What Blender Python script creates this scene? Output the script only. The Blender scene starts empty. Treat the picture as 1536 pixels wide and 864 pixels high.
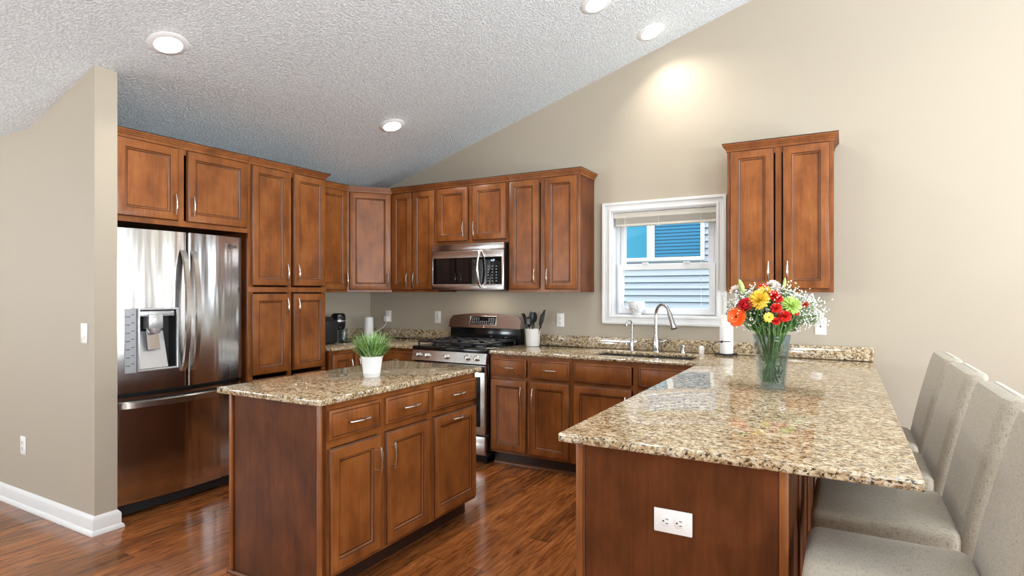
import bpy, bmesh, math, random
from mathutils import Vector, Matrix
random.seed(7)
PI = math.pi
scene = bpy.context.scene
COL = scene.collection

# ------------------------------------------------------------------ camera
FPX, W_PX, H_PX = 876.0, 1536.0, 864.0
CAM_H = 1.38
cam_d = bpy.data.cameras.new('camera'); cam = bpy.data.objects.new('camera', cam_d); COL.objects.link(cam)
cam_d.sensor_width = 36.0; cam_d.lens = FPX / W_PX * 36.0
cam_d.shift_y = 5.5 / W_PX
cam_d.clip_start = 0.02
cam.location = (0, 0, CAM_H); cam.rotation_euler = (PI/2, 0, math.radians(29.6))
scene.camera = cam

# ------------------------------------------------------------------ world and exposure
scene.view_settings.view_transform = 'Standard'
scene.view_settings.look = 'None'
scene.view_settings.exposure = 0.24
scene.view_settings.gamma = 1.0
scene.view_settings.use_curve_mapping = False
SKY = 4.2
YB_ = 4.6
LAMP_W = 5.5
world = bpy.data.worlds.new('sky'); scene.world = world; world.use_nodes = True
bg = world.node_tree.nodes['Background']
bg.inputs[0].default_value = (0.86, 0.93, 1.0, 1); bg.inputs[1].default_value = SKY
scene.cycles.max_bounces = 10
scene.cycles.transparent_max_bounces = 16
scene.cycles.sample_clamp_indirect = 6.0
scene.cycles.caustics_reflective = False
scene.cycles.caustics_refractive = False
scene.cycles.use_denoising = True

def portal(name, loc, rot, sx, sy):
    d = bpy.data.lights.new(name, 'AREA'); d.shape = 'RECTANGLE'; d.size = sx; d.size_y = sy
    d.cycles.is_portal = True
    o = bpy.data.objects.new(name, d); COL.objects.link(o); o.location = loc; o.rotation_euler = rot
    return o
def daylight(name, loc, rot, sx, sy, watts, color=(0.90, 0.96, 1.0)):
    d = bpy.data.lights.new(name, 'AREA'); d.shape = 'RECTANGLE'; d.size = sx; d.size_y = sy
    d.energy = watts; d.color = color
    o = bpy.data.objects.new(name, d); COL.objects.link(o); o.location = loc; o.rotation_euler = rot
    return o
# area lamps standing in for daylight in the openings of unseen windows (patio door on the right wall, windows of the rear wall)
TU = 1.0   # window lamps tipped upward on purpose, to brighten the ceiling
daylight('patio_daylight', (4.14, 2.3, 1.07), (0, PI/2+0.85, 0), 1.7, 2.2, 270)
daylight('dining_daylight', (2.25, YB_-0.06, 1.2), (-PI/2-0.75, 0, 0), 1.5, 1.5, 10)
daylight('side_window_daylight', (4.14, -1.2, 1.4), (0, PI/2+1.2, 0), 1.4, 2.6, 350)
daylight('rear_window_daylight', (-5.8, -3.94, 1.4), (PI/2+TU, 0, 0), 1.8, 1.4, 150)
daylight('rear_window_daylight', (2.1, -3.94, 1.4), (PI/2+TU, 0, 0), 2.0, 1.4, 90)
daylight('left_window_daylight', (-7.14, -1.4, 1.4), (0, -PI/2-TU, 0), 1.4, 2.2, 80)

# ------------------------------------------------------------------ materials
def mat(name, color=(0.8,0.8,0.8), rough=0.5, metal=0.0, spec=0.5, coat=0.0, coat_rough=0.05, emit=None, emit_s=0.0, sheen=0.0):
    m = bpy.data.materials.new(name); m.use_nodes = True
    b = m.node_tree.nodes['Principled BSDF']
    b.inputs['Base Color'].default_value = (*color, 1); b.inputs['Roughness'].default_value = rough
    b.inputs['Metallic'].default_value = metal; b.inputs['Specular IOR Level'].default_value = spec
    b.inputs['Coat Weight'].default_value = coat; b.inputs['Coat Roughness'].default_value = coat_rough
    b.inputs['Sheen Weight'].default_value = sheen
    if emit: b.inputs['Emission Color'].default_value = (*emit, 1); b.inputs['Emission Strength'].default_value = emit_s
    return m
def N(m, t, **kw):
    n = m.node_tree.nodes.new(t)
    for k, v in kw.items(): setattr(n, k, v)
    return n
def L(m, a, b): m.node_tree.links.new(a, b)
def BS(m): return m.node_tree.nodes['Principled BSDF']
def coords(m, scale=(1,1,1), kind='Object', rot=(0,0,0)):
    tc = N(m, 'ShaderNodeTexCoord'); mp = N(m, 'ShaderNodeMapping')
    mp.inputs['Scale'].default_value = scale; mp.inputs['Rotation'].default_value = rot
    L(m, tc.outputs[kind], mp.inputs['Vector']); return mp.outputs['Vector']
def noise(m, vec, scale, detail=3, rough=0.5, dist=0.0):
    n = N(m, 'ShaderNodeTexNoise'); n.inputs['Scale'].default_value = scale; n.inputs['Detail'].default_value = detail
    n.inputs['Roughness'].default_value = rough; n.inputs['Distortion'].default_value = dist
    if vec: L(m, vec, n.inputs['Vector'])
    return n.outputs['Fac']
def ramp(m, fac, stops, interp='LINEAR'):
    r = N(m, 'ShaderNodeValToRGB'); cr = r.color_ramp; cr.interpolation = interp
    while len(cr.elements) < len(stops): cr.elements.new(0.5)
    for e, (p, c) in zip(cr.elements, stops):
        e.position = p; e.color = (*c, 1) if len(c) == 3 else c
    L(m, fac, r.inputs['Fac']); return r.outputs['Color']
def mix(m, fac, a, b, mode='MIX'):
    n = N(m, 'ShaderNodeMix', data_type='RGBA', blend_type=mode)
    for s, v in ((n.inputs[0], fac), (n.inputs[6], a), (n.inputs[7], b)):
        if hasattr(v, 'links') or hasattr(v, 'is_linked'): L(m, v, s)
        elif isinstance(v, tuple): s.default_value = (*v, 1)
        else: s.default_value = v
    return n.outputs[2]
def bump(m, h, strength, dist=0.01):
    b = N(m, 'ShaderNodeBump'); b.inputs['Strength'].default_value = strength; b.inputs['Distance'].default_value = dist
    L(m, h, b.inputs['Height']); L(m, b.outputs['Normal'], BS(m).inputs['Normal'])

M = {}
def wood(name, light, mid, dark, rough=0.36, streak=1.0, coat=0.05, spec=0.3):
    m = mat(name, mid, rough, coat=coat, coat_rough=0.18, spec=spec)
    oi = N(m, 'ShaderNodeObjectInfo')
    va = N(m, 'ShaderNodeVectorMath', operation='ADD'); sc = N(m, 'ShaderNodeVectorMath', operation='SCALE')
    tc = N(m, 'ShaderNodeTexCoord')
    cm = N(m, 'ShaderNodeCombineXYZ')
    for i in range(3): L(m, oi.outputs['Random'], cm.inputs[i])
    L(m, cm.outputs[0], sc.inputs[0]); sc.inputs['Scale'].default_value = 9.0
    L(m, tc.outputs['Object'], va.inputs[0]); L(m, sc.outputs[0], va.inputs[1])
    def mp(s):
        q = N(m, 'ShaderNodeMapping'); q.inputs['Scale'].default_value = s; L(m, va.outputs[0], q.inputs['Vector']); return q.outputs['Vector']
    blot = noise(m, mp((5, 5, 3)), 1.6, 3, 0.55)
    grain = noise(m, mp((60*streak, 60*streak, 3.0)), 1.5, 4, 0.6, 0.5)
    c1 = ramp(m, blot, [(0.25, dark), (0.5, mid), (0.75, light)])
    c2 = ramp(m, grain, [(0.3, (0.62,0.62,0.62)), (0.65, (1.12,1.1,1.08))])
    L(m, mix(m, 0.55, c1, c2, 'MULTIPLY'), BS(m).inputs['Base Color'])
    bump(m, grain, 0.05, 0.002)
    return m
M['wood'] = wood('stained_maple', (0.34,0.120,0.031), (0.25,0.080,0.019), (0.155,0.046,0.011))
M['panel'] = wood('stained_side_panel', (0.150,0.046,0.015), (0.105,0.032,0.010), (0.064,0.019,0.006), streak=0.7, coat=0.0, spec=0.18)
M['glaze'] = mat('dark_glaze', (0.035,0.012,0.006), 0.4)
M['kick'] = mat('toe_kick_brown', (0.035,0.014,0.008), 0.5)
M['shoe'] = mat('shoe_molding_brown', (0.16,0.065,0.03), 0.35)

m = M['wall'] = mat('beige_wall_paint', (0.425,0.37,0.292), 0.55, spec=0.35)
bump(m, noise(m, coords(m), 220, 2), 0.06, 0.002)
m = M['ceiling'] = mat('textured_ceiling', (0.70,0.71,0.72), 0.9, spec=0.1)
h = noise(m, coords(m), 75, 3, 0.6, 0.3)
L(m, ramp(m, h, [(0.42, (0.73,0.80,0.86)), (0.56, (0.90,0.965,1.0))]), BS(m).inputs['Base Color'])
bump(m, ramp(m, h, [(0.38, (0,0,0)), (0.62, (1,1,1))]), 0.5, 0.010)
M['white'] = mat('white_trim_paint', (0.74,0.74,0.735), 0.35)
M['vinyl'] = mat('white_vinyl', (0.76,0.77,0.79), 0.3)
M['plastic'] = mat('white_plastic', (0.82,0.81,0.79), 0.35)
M['slot'] = mat('dark_slot', (0.03,0.03,0.03), 0.6)

# plank floor, boards along y
m = M['floor'] = mat('red_brown_plank_floor', (0.3,0.1,0.03), 0.17, coat=0.18, coat_rough=0.08, spec=0.45)
v = coords(m, rot=(0, 0, PI/2))
br = N(m, 'ShaderNodeTexBrick'); br.offset = 0.37; br.offset_frequency = 2
br.inputs['Color1'].default_value = (0,0,0,1); br.inputs['Color2'].default_value = (1,1,1,1); br.inputs['Mortar'].default_value = (0.5,0.5,0.5,1)
br.inputs['Scale'].default_value = 1.0; br.inputs['Mortar Size'].default_value = 0.0012; br.inputs['Mortar Smooth'].default_value = 0.2
br.inputs['Brick Width'].default_value = 1.22; br.inputs['Row Height'].default_value = 0.128; br.inputs['Bias'].default_value = 0.0
L(m, v, br.inputs['Vector'])
off = N(m, 'ShaderNodeVectorMath', operation='MULTIPLY_ADD')
L(m, br.outputs['Color'], off.inputs[0]); off.inputs[1].default_value = (17, 17, 17)
mp2 = coords(m, (22, 2.2, 1)); L(m, mp2, off.inputs[2])
g1 = noise(m, off.outputs[0], 1.2, 5, 0.62, 1.6)
mp3 = coords(m, (60, 6, 1)); g2 = noise(m, mp3, 1.6, 3, 0.6, 1.0)
base = ramp(m, g1, [(0.25, (0.085,0.022,0.006)), (0.43, (0.21,0.064,0.016)), (0.60, (0.34,0.118,0.033)), (0.8, (0.47,0.19,0.062))])
tone = mix(m, 0.28, base, br.outputs['Color'], 'OVERLAY')
tone = mix(m, 0.35, tone, ramp(m, g2, [(0.35, (0.55,0.5,0.45)), (0.65, (1,1,1))]), 'MULTIPLY')
L(m, mix(m, br.outputs['Fac'], tone, (0.05,0.018,0.008)), BS(m).inputs['Base Color'])
inv = N(m, 'ShaderNodeMath', operation='SUBTRACT'); inv.inputs[0].default_value = 1.0; L(m, br.outputs['Fac'], inv.inputs[1])
hm = N(m, 'ShaderNodeMath', operation='MULTIPLY_ADD'); L(m, g1, hm.inputs[0]); hm.inputs[1].default_value = 0.12; L(m, inv.outputs[0], hm.inputs[2])
bump(m, hm.outputs[0], 0.25, 0.002)

# granite
m = M['granite'] = mat('speckled_granite', (0.6,0.5,0.36), 0.035, spec=0.95)
v = coords(m, (1.0, 1.5, 1.2), rot=(0, 0, 0.6))
a = noise(m, v, 46, 4, 0.75, 0.6); b_ = noise(m, v, 80, 3, 0.7, 0.4); c_ = noise(m, v, 9, 3, 0.55, 0.4)
cbase = ramp(m, a, [(0.32, (0.05,0.03,0.016)), (0.42, (0.28,0.185,0.095)), (0.50, (0.50,0.39,0.24)), (0.60, (0.68,0.59,0.43)), (0.72, (0.80,0.76,0.68))])
gold = mix(m, ramp(m, c_, [(0.42, (0,0,0)), (0.62, (0.5,0.5,0.5))]), cbase, (0.62,0.42,0.20), 'MULTIPLY')
gold = mix(m, 0.7, cbase, gold)
dk = ramp(m, b_, [(0.40, (0.0,0.0,0.0)), (0.45, (1,1,1))])
d_ = noise(m, coords(m, (1, 1, 1), rot=(0.3, 0.2, -0.4)), 60, 3, 0.6, 0.4)
gr_ = mix(m, ramp(m, d_, [(0.60, (0,0,0)), (0.66, (0.8,0.8,0.8))]), gold, (0.42,0.40,0.38))
L(m, mix(m, dk, (0.022,0.016,0.012), gr_), BS(m).inputs['Base Color'])

# metals
def steel(name, color, rough, wav=0.25, axis=(1,1,1)):
    m = mat(name, color, rough, metal=1.0)
    w1 = noise(m, coords(m, axis), 1.0, 2, 0.5)
    fine = noise(m, coords(m, (3, 3, 900)), 1.0, 2)
    mr = N(m, 'ShaderNodeMapRange'); L(m, fine, mr.inputs[0]); mr.inputs[3].default_value = rough*0.75; mr.inputs[4].default_value = rough*1.3
    L(m, mr.outputs[0], BS(m).inputs['Roughness'])
    if wav: bump(m, w1, wav, 0.02)
    return m
M['steel'] = steel('brushed_stainless', (0.64,0.64,0.645), 0.15, 0.28, (10, 10, 0.8))
M['steel2'] = steel('stainless_trim', (0.62,0.60,0.58), 0.22, 0)
M['nickel'] = mat('satin_nickel', (0.72,0.70,0.67), 0.18, metal=1.0)
M['chrome'] = mat('brushed_chrome', (0.52,0.51,0.50), 0.2, metal=1.0)
M['black'] = mat('black_enamel', (0.008,0.008,0.009), 0.12)
M['glass_black'] = mat('black_glass', (0.004,0.004,0.005), 0.03)
M['black_matte'] = mat('black_plastic', (0.015,0.015,0.017), 0.35)
M['iron'] = mat('cast_iron', (0.018,0.018,0.02), 0.38)
M['grey_dark'] = mat('dark_grey_sheet', (0.02,0.02,0.022), 0.5)
M['grey'] = mat('grey_plastic', (0.32,0.33,0.35), 0.35)
M['silver'] = mat('silver_plastic', (0.62,0.63,0.65), 0.25, metal=0.6)
M['lens'] = mat('lamp_lens', (0.9,0.9,0.88), 0.5, emit=(1.0,0.96,0.88), emit_s=14.0)
M['display'] = mat('display_digits', (0.2,0.3,0.4), 0.5, emit=(0.65,0.85,1.0), emit_s=2.5)
M['print'] = mat('grey_print', (0.45,0.45,0.46), 0.5)
M['ceramic'] = mat('white_ceramic', (0.80,0.79,0.77), 0.25)
m = M['ceramic_tex'] = mat('embossed_white_ceramic', (0.82,0.82,0.81), 0.3)
vo = N(m, 'ShaderNodeTexVoronoi'); vo.inputs['Scale'].default_value = 55; L(m, coords(m), vo.inputs['Vector']); bump(m, vo.outputs['Distance'], 0.8, 0.01)
M['blind'] = mat('cream_blind', (0.70,0.66,0.57), 0.5)
M['cord'] = mat('white_cord', (0.8,0.8,0.78), 0.6)
M['handle_wood'] = mat('pale_beech', (0.48,0.32,0.18), 0.5)
m = M['paper'] = mat('paper_towel', (0.86,0.86,0.85), 0.95, spec=0.1); bump(m, noise(m, coords(m), 160, 2), 0.3, 0.003)
M['wire'] = mat('dark_bronze_wire', (0.03,0.025,0.022), 0.35, metal=0.7)
M['pot'] = mat('white_enamel_bucket', (0.74,0.74,0.75), 0.28)
# fabric
m = M['fabric'] = mat('taupe_linen', (0.36,0.32,0.265), 0.85, spec=0.2, sheen=0.25)
v = coords(m)
ws = [noise(m, coords(m, sc_), 1.0, 2, 0.6) for sc_ in ((420, 45, 420), (420, 420, 45), (45, 420, 420))]
w0 = N(m, 'ShaderNodeMath', operation='ADD'); L(m, ws[0], w0.inputs[0]); L(m, ws[1], w0.inputs[1])
wv = N(m, 'ShaderNodeMath', operation='MULTIPLY_ADD'); L(m, w0.outputs[0], wv.inputs[0]); wv.inputs[1].default_value = 0.6667
wh = N(m, 'ShaderNodeMath', operation='MULTIPLY'); L(m, ws[2], wh.inputs[0]); wh.inputs[1].default_value = 0.6667; L(m, wh.outputs[0], wv.inputs[2])
L(m, ramp(m, wv.outputs[0], [(0.80, (0.22,0.19,0.148)), (0.98, (0.41,0.36,0.285))]), BS(m).inputs['Base Color'])
bump(m, wv.outputs[0], 0.35, 0.002)
M['leg_dark'] = wood('espresso_leg', (0.06,0.028,0.017), (0.045,0.02,0.012), (0.03,0.014,0.009))
# glass: a clear pane that also mirrors
def pane_glass(name, tint, f0=0.04, f1=0.7, power=3.5):
    m = bpy.data.materials.new(name); m.use_nodes = True; nt = m.node_tree; nt.nodes.clear()
    out = nt.nodes.new('ShaderNodeOutputMaterial'); mx = nt.nodes.new('ShaderNodeMixShader')
    tr = nt.nodes.new('ShaderNodeBsdfTransparent'); gl = nt.nodes.new('ShaderNodeBsdfGlossy'); lw = nt.nodes.new('ShaderNodeLayerWeight')
    tr.inputs[0].default_value = (*tint, 1); gl.inputs['Roughness'].default_value = 0.02; lw.inputs['Blend'].default_value = 0.5
    pw = nt.nodes.new('ShaderNodeMath'); pw.operation = 'POWER'; pw.inputs[1].default_value = power
    ad = nt.nodes.new('ShaderNodeMath'); ad.operation = 'MULTIPLY_ADD'; ad.inputs[1].default_value = f1; ad.inputs[2].default_value = f0; ad.use_clamp = True
    nt.links.new(lw.outputs['Facing'], pw.inputs[0]); nt.links.new(pw.outputs[0], ad.inputs[0]); nt.links.new(ad.outputs[0], mx.inputs[0])
    nt.links.new(tr.outputs[0], mx.inputs[1]); nt.links.new(gl.outputs[0], mx.inputs[2]); nt.links.new(mx.outputs[0], out.inputs[0])
    return m
M['glass'] = pane_glass('window_glass', (0.96,0.98,0.98))
M['vase'] = pane_glass('vase_glass', (0.84,0.90,0.93), 0.05, 0.75, 2.5)
M['water'] = pane_glass('water', (0.93,0.97,0.94), 0.02, 0.3, 4.0)
# outdoors
M['siding'] = mat('pale_grey_blue_siding', (0.42,0.47,0.56), 0.6)
M['siding_shadow'] = mat('painted_lap_shadow', (0.10,0.17,0.27), 0.7)  # shadow lines under the siding laps, put into the colour
M['blue_blind'] = mat('blue_window_blind', (0.012,0.19,0.36), 0.4)
M['teal'] = mat('blue_pane', (0.012,0.24,0.40), 0.4)  # even blue of the pane without slats
M['blue_gap'] = mat('deep_blue_gap', (0.004,0.05,0.12), 0.4)
M['lawn'] = mat('lawn', (0.10,0.17,0.05), 0.9)
# plants
def two(name, c1, c2, sc=40, rough=0.5):
    m = mat(name, c1, rough); L(m, ramp(m, noise(m, coords(m), sc, 2), [(0.35, c1), (0.65, c2)]), BS(m).inputs['Base Color']); return m
M['grass_leaf'] = two('green_grass_blades', (0.045,0.16,0.025), (0.22,0.42,0.09), 60)
M['pale_leaf'] = two('pale_variegated_blades', (0.30,0.46,0.16), (0.55,0.66,0.38), 60)
M['leaf'] = two('dark_green_leaf', (0.03,0.09,0.02), (0.07,0.19,0.04), 30)
M['stem'] = two('green_stem', (0.06,0.15,0.03), (0.15,0.27,0.06), 30)
M['lily'] = two('green_bud', (0.34,0.50,0.14), (0.50,0.62,0.25), 30)
M['gerbera'] = two('orange_petals', (0.80,0.10,0.012), (0.88,0.17,0.02), 40)
M['rose'] = two('rose_red_petals', (0.62,0.015,0.035), (0.75,0.04,0.06), 40)
M['red'] = two('scarlet_petals', (0.62,0.012,0.012), (0.80,0.05,0.03), 60)
M['yellow'] = two('yellow_petals', (0.80,0.52,0.03), (0.85,0.68,0.12), 40)
M['lime'] = two('lime_petals', (0.42,0.60,0.11), (0.58,0.74,0.25), 40)
M['blush'] = two('blush_white_petals', (0.80,0.66,0.60), (0.85,0.80,0.74), 40)
M['tiny'] = mat('tiny_white_blossom', (0.85,0.83,0.80), 0.7)
M['eye'] = mat('flower_eye', (0.07,0.03,0.01), 0.8)

# ------------------------------------------------------------------ mesh helpers
class MB:
    def __init__(s): s.bm = bmesh.new(); s.mi = 0
    def _done(s, faces):
        for f in faces: f.material_index = s.mi
    def box(s, x0, x1, y0, y1, z0, z1, bev=0.0, seg=2):
        b2 = bmesh.new(); bmesh.ops.create_cube(b2, size=1.0)
        for v in b2.verts: v.co = ((x0+x1)/2+v.co.x*(x1-x0), (y0+y1)/2+v.co.y*(y1-y0), (z0+z1)/2+v.co.z*(z1-z0))
        if bev: bmesh.ops.bevel(b2, geom=b2.edges[:], offset=bev, segments=seg, profile=0.5, affect='EDGES')
        s.merge(b2); return s
    def merge(s, b2, mtx=None):
        mp = {}
        for v in b2.verts: mp[v] = s.bm.verts.new(mtx @ v.co if mtx else v.co)
        for f in b2.faces:
            try: nf = s.bm.faces.new([mp[v] for v in f.verts]); nf.material_index = s.mi; nf.smooth = f.smooth
            except ValueError: pass
        b2.free()
    def prism(s, pts, axis, a0, a1):
        def P(u, w, a): return {'x': (a, u, w), 'y': (u, a, w), 'z': (u, w, a)}[axis]
        lo = [s.bm.verts.new(P(u, w, a0)) for u, w in pts]; hi = [s.bm.verts.new(P(u, w, a1)) for u, w in pts]
        n = len(pts); fs = [s.bm.faces.new(lo), s.bm.faces.new(hi)]
        for i in range(n): fs.append(s.bm.faces.new((lo[i], lo[(i+1)%n], hi[(i+1)%n], hi[i])))
        s._done(fs); return s
    def tube(s, pts, r, n=10, caps=True, flat=1.0):
        pts = [Vector(p) for p in pts]; rs = r if isinstance(r, (list, tuple)) else [r]*len(pts)
        rings = []; up = None
        for i, p in enumerate(pts):
            d = (pts[min(i+1, len(pts)-1)] - pts[max(i-1, 0)]).normalized()
            if up is None:
                up = Vector((0,0,1)) if abs(d.z) < 0.9 else Vector((1,0,0))
            sd = d.cross(up).normalized(); up = sd.cross(d).normalized()
            rings.append([s.bm.verts.new(p + (sd*math.cos(2*PI*k/n) + up*math.sin(2*PI*k/n)*flat)*rs[i]) for k in range(n)])
        fs = []
        for a, b in zip(rings, rings[1:]):
            for k in range(n):
                f = s.bm.faces.new((a[k], a[(k+1)%n], b[(k+1)%n], b[k])); f.smooth = True; fs.append(f)
        if caps: fs += [s.bm.faces.new(rings[0][::-1]), s.bm.faces.new(rings[-1])]
        s._done(fs); return s
    def lathe(s, prof, c=(0,0,0), n=28, axis='z', sq=0.0):
        def P(r, h, t):
            k = 1.0
            if sq: k = (abs(math.cos(t))**sq + abs(math.sin(t))**sq)**(-1/sq)
            x, y = r*k*math.cos(t), r*k*math.sin(t)
            if axis == 'z': return (c[0]+x, c[1]+y, c[2]+h)
            if axis == 'y': return (c[0]+x, c[1]+h, c[2]+y)
            return (c[0]+h, c[1]+x, c[2]+y)
        rings = []
        for r, h in prof:
            rings.append([s.bm.verts.new(P(r, h, 2*PI*k/n))for k in range(n)] if r > 1e-6 else [s.bm.verts.new(P(0, h, 0))])
        fs = []
        for a, b in zip(rings, rings[1:]):
            for k in range(n):
                if len(a) == 1 and len(b) == 1: continue
                if len(a) == 1: vs = (a[0], b[(k+1)%n], b[k])
                elif len(b) == 1: vs = (a[k], a[(k+1)%n], b[0])
                else: vs = (a[k], a[(k+1)%n], b[(k+1)%n], b[k])
                f = s.bm.faces.new(vs); f.smooth = True; fs.append(f)
        s._done(fs); return s
    def loops(s, w, h, lp, x=0.0, z=0.0):
        """concentric rectangles in the xz plane: (inset, y, material index of the band that leads to it)"""
        prev = None
        for ins, y, mi in lp:
            i2 = min(ins, w*0.49, h*0.49)
            r = [s.bm.verts.new(p) for p in ((x+i2, y, z+i2), (x+w-i2, y, z+i2), (x+w-i2, y, z+h-i2), (x+i2, y, z+h-i2))]
            if prev:
                for k in range(4):
                    f = s.bm.faces.new((prev[k], prev[(k+1)%4], r[(k+1)%4], r[k])); f.material_index = mi
            else: s.bm.faces.new(r[::-1]).material_index = mi
            prev = r
        s.bm.faces.new(prev).material_index = lp[-1][2] if len(lp[-1]) > 3 else s.mi
        return s
    def cells(s, xs, ys, fill, z0, z1, bev=0.006, plane='xy'):
        """slab of grid cells with shared corners; fill(cx, cy) says which are solid"""
        b2 = bmesh.new(); vt = {}
        def V(i, j, k):
            if (i, j, k) not in vt:
                u, w, h = xs[i], ys[j], (z0, z1)[k]
                vt[(i, j, k)] = b2.verts.new((u, w, h) if plane == 'xy' else ((u, h, w) if plane == 'xz' else (h, u, w)))
            return vt[(i, j, k)]
        nx, ny = len(xs)-1, len(ys)-1
        F = lambda i, j: 0 <= i < nx and 0 <= j < ny and fill((xs[i]+xs[i+1])/2, (ys[j]+ys[j+1])/2)
        for i in range(nx):
            for j in range(ny):
                if not F(i, j): continue
                b2.faces.new((V(i,j,1), V(i+1,j,1), V(i+1,j+1,1), V(i,j+1,1)))
                b2.faces.new((V(i,j,0), V(i,j+1,0), V(i+1,j+1,0), V(i+1,j,0)))
                if not F(i-1, j): b2.faces.new((V(i,j,0), V(i,j,1), V(i,j+1,1), V(i,j+1,0)))
                if not F(i+1, j): b2.faces.new((V(i+1,j,0), V(i+1,j+1,0), V(i+1,j+1,1), V(i+1,j,1)))
                if not F(i, j-1): b2.faces.new((V(i,j,0), V(i+1,j,0), V(i+1,j,1), V(i,j,1)))
                if not F(i, j+1): b2.faces.new((V(i,j+1,0), V(i,j+1,1), V(i+1,j+1,1), V(i+1,j+1,0)))
        bmesh.ops.recalc_face_normals(b2, faces=b2.faces[:])
        bmesh.ops.dissolve_limit(b2, angle_limit=0.01, verts=b2.verts[:], edges=b2.edges[:])
        if bev:
            eds = [e for e in b2.edges if len(e.link_faces) == 2 and e.calc_face_angle() > 0.5]
            bmesh.ops.bevel(b2, geom=eds, offset=bev, segments=3, profile=0.5, affect='EDGES')
        s.merge(b2); return s
    def build(s, name, mats, parent=None, loc=(0,0,0), rot=(0,0,0), smooth=False, fix=True):
        if fix: bmesh.ops.recalc_face_normals(s.bm, faces=s.bm.faces[:])
        me = bpy.data.meshes.new(name); s.bm.to_mesh(me); s.bm.free()
        for mm in (mats if isinstance(mats, (list, tuple)) else [mats]): me.materials.append(mm)
        if smooth:
            for p in me.polygons: p.use_smooth = True
        me.set_sharp_from_angle(angle=math.radians(38))
        return link(name, me, parent, loc, rot)
def link(name, data, parent=None, loc=(0,0,0), rot=(0,0,0)):
    o = bpy.data.objects.new(name, data); COL.objects.link(o); o.location = loc; o.rotation_euler = rot
    if parent: o.parent = parent
    return o
def tag(o, label=None, cat=None, group=None, kind=None):
    if label: o['label'] = label
    if cat: o['category'] = cat
    if group: o['group'] = group
    if kind: o['kind'] = kind
    return o
def thing(name, label, cat, loc=(0,0,0), rz=0.0, group=None):
    o = link(name, None, None, loc, (0, 0, rz)); return tag(o, label, cat, group)
def struct(mb, name, mats, **k):
    o = mb.build(name, mats, **k); o['kind'] = 'structure'; return o
def subsurf(o, n=2):
    md = o.modifiers.new('smooth', 'SUBSURF'); md.levels = n; md.render_levels = n
    for p in o.data.polygons: p.use_smooth = True
    return o
def text(name, body, size, m, parent, loc, rot, ext=0.0004):
    c = bpy.data.curves.new(name, 'FONT'); c.body = body; c.size = size; c.align_x = 'CENTER'; c.align_y = 'CENTER'; c.extrude = ext
    c.materials.append(m); tmp = link(name, c); bpy.context.view_layer.update()
    me = bpy.data.meshes.new_from_object(tmp.evaluated_get(bpy.context.evaluated_depsgraph_get())); me.name = name
    bpy.data.objects.remove(tmp); return link(name, me, parent, loc, rot)

# ------------------------------------------------------------------ the room
YB = 4.6; XL = -4.326
def ceil_z(x, y): return 2.48 + 0.3076*(x+3.975) + 0.036*(4.6-y)
def crease(y): return -3.975 + (2.42 - 2.48 - 0.036*(4.6-y))/0.3076
XR, YR, XLL, XT = 1.3, -4.0, -7.2, 4.2
f = MB(); f.box(XLL, XT, YR, YB, -0.1, 0.0); struct(f, 'floor', M['floor'])
# ceiling: flat part, slope, far slope beyond the ridge
c = MB()
def cz(x, y):
    if x <= crease(y) + 1e-6: return 2.42
    if x <= XR + 1e-6: return ceil_z(x, y)
    return ceil_z(XR, y) - 0.3076*(x-XR)
rows = []
for y in (YR, YB):
    rows.append([(x, y, cz(x, y)) for x in (XLL, crease(y), XR, XT)])
for dz, rev in ((0, True), (0.12, False)):
    vs = [[c.bm.verts.new((p[0], p[1], p[2]+dz)) for p in r] for r in rows]
    for i in range(3): c.bm.faces.new((vs[0][i], vs[0][i+1], vs[1][i+1], vs[1][i]))
    if dz == 0: lo = vs
    else:
        for r0, r1 in zip(lo, vs):
            for i in range(3): c.bm.faces.new((r0[i], r0[i+1], r1[i+1], r1[i]))
        for i in (0, 3): c.bm.faces.new((lo[0][i], lo[1][i], vs[1][i], vs[0][i]))
struct(c, 'ceiling', M['ceiling'])
# back wall with the kitchen window opening
WX0, WX1, WZ0, WZ1 = -1.669, -0.826, 1.18, 2.04
w = MB(); w.cells([XL-0.12, WX0, WX1, 1.45, 3.05, XT], [0, 0.4, WZ0, WZ1, 4.5], lambda x, z: not (WX0 < x < WX1 and WZ0 < z < WZ1) and not (1.45 < x < 3.05 and 0.4 < z < WZ1), YB, YB+0.14, 0, 'xz')
struct(w, 'wall_back', M['wall'])
w = MB(); w.box(XL-0.12, XL, 1.833, YB, 0, 2.43); struct(w, 'wall_left', M['wall'])
# end wall beside the refrigerator, runs off to the left
SX, SY0, SY1 = -3.70, 1.713, 1.833
kx = crease(1.75)
w = MB(); w.prism([(XLL, 0), (SX, 0), (SX, ceil_z(SX, 1.77)+0.004), (kx, 2.424), (XLL, 2.424)], 'y', SY0, SY1); struct(w, 'wall_partition', M['wall'])
def hole_wall(name, fixed, thick, span, holes, plane):
    us = sorted({span[0], span[1], *[h[0] for h in holes], *[h[1] for h in holes]}); zs = sorted({0, 4.5, *[h[2] for h in holes], *[h[3] for h in holes]})
    w = MB(); w.cells(us, zs, lambda u, z: not any(h[0] < u < h[1] and h[2] < z < h[3] for h in holes), fixed, fixed+thick, 0, plane)
    struct(w, name, M['wall'])
hole_wall('wall_right', XT, 0.14, (YR, YB), [(1.15, 3.45, 0.04, 2.1), (-2.6, 0.2, 0.65, 2.15)], 'yz')
hole_wall('wall_rear', YR-0.14, 0.14, (XLL, XT), [(-6.8, -4.8, 0.65, 2.15), (1.0, 3.2, 0.65, 2.15)], 'xz')
hole_wall('wall_far_left', XLL-0.14, 0.14, (YR, 1.713), [(-2.55, -0.25, 0.65, 2.15)], 'yz')
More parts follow.
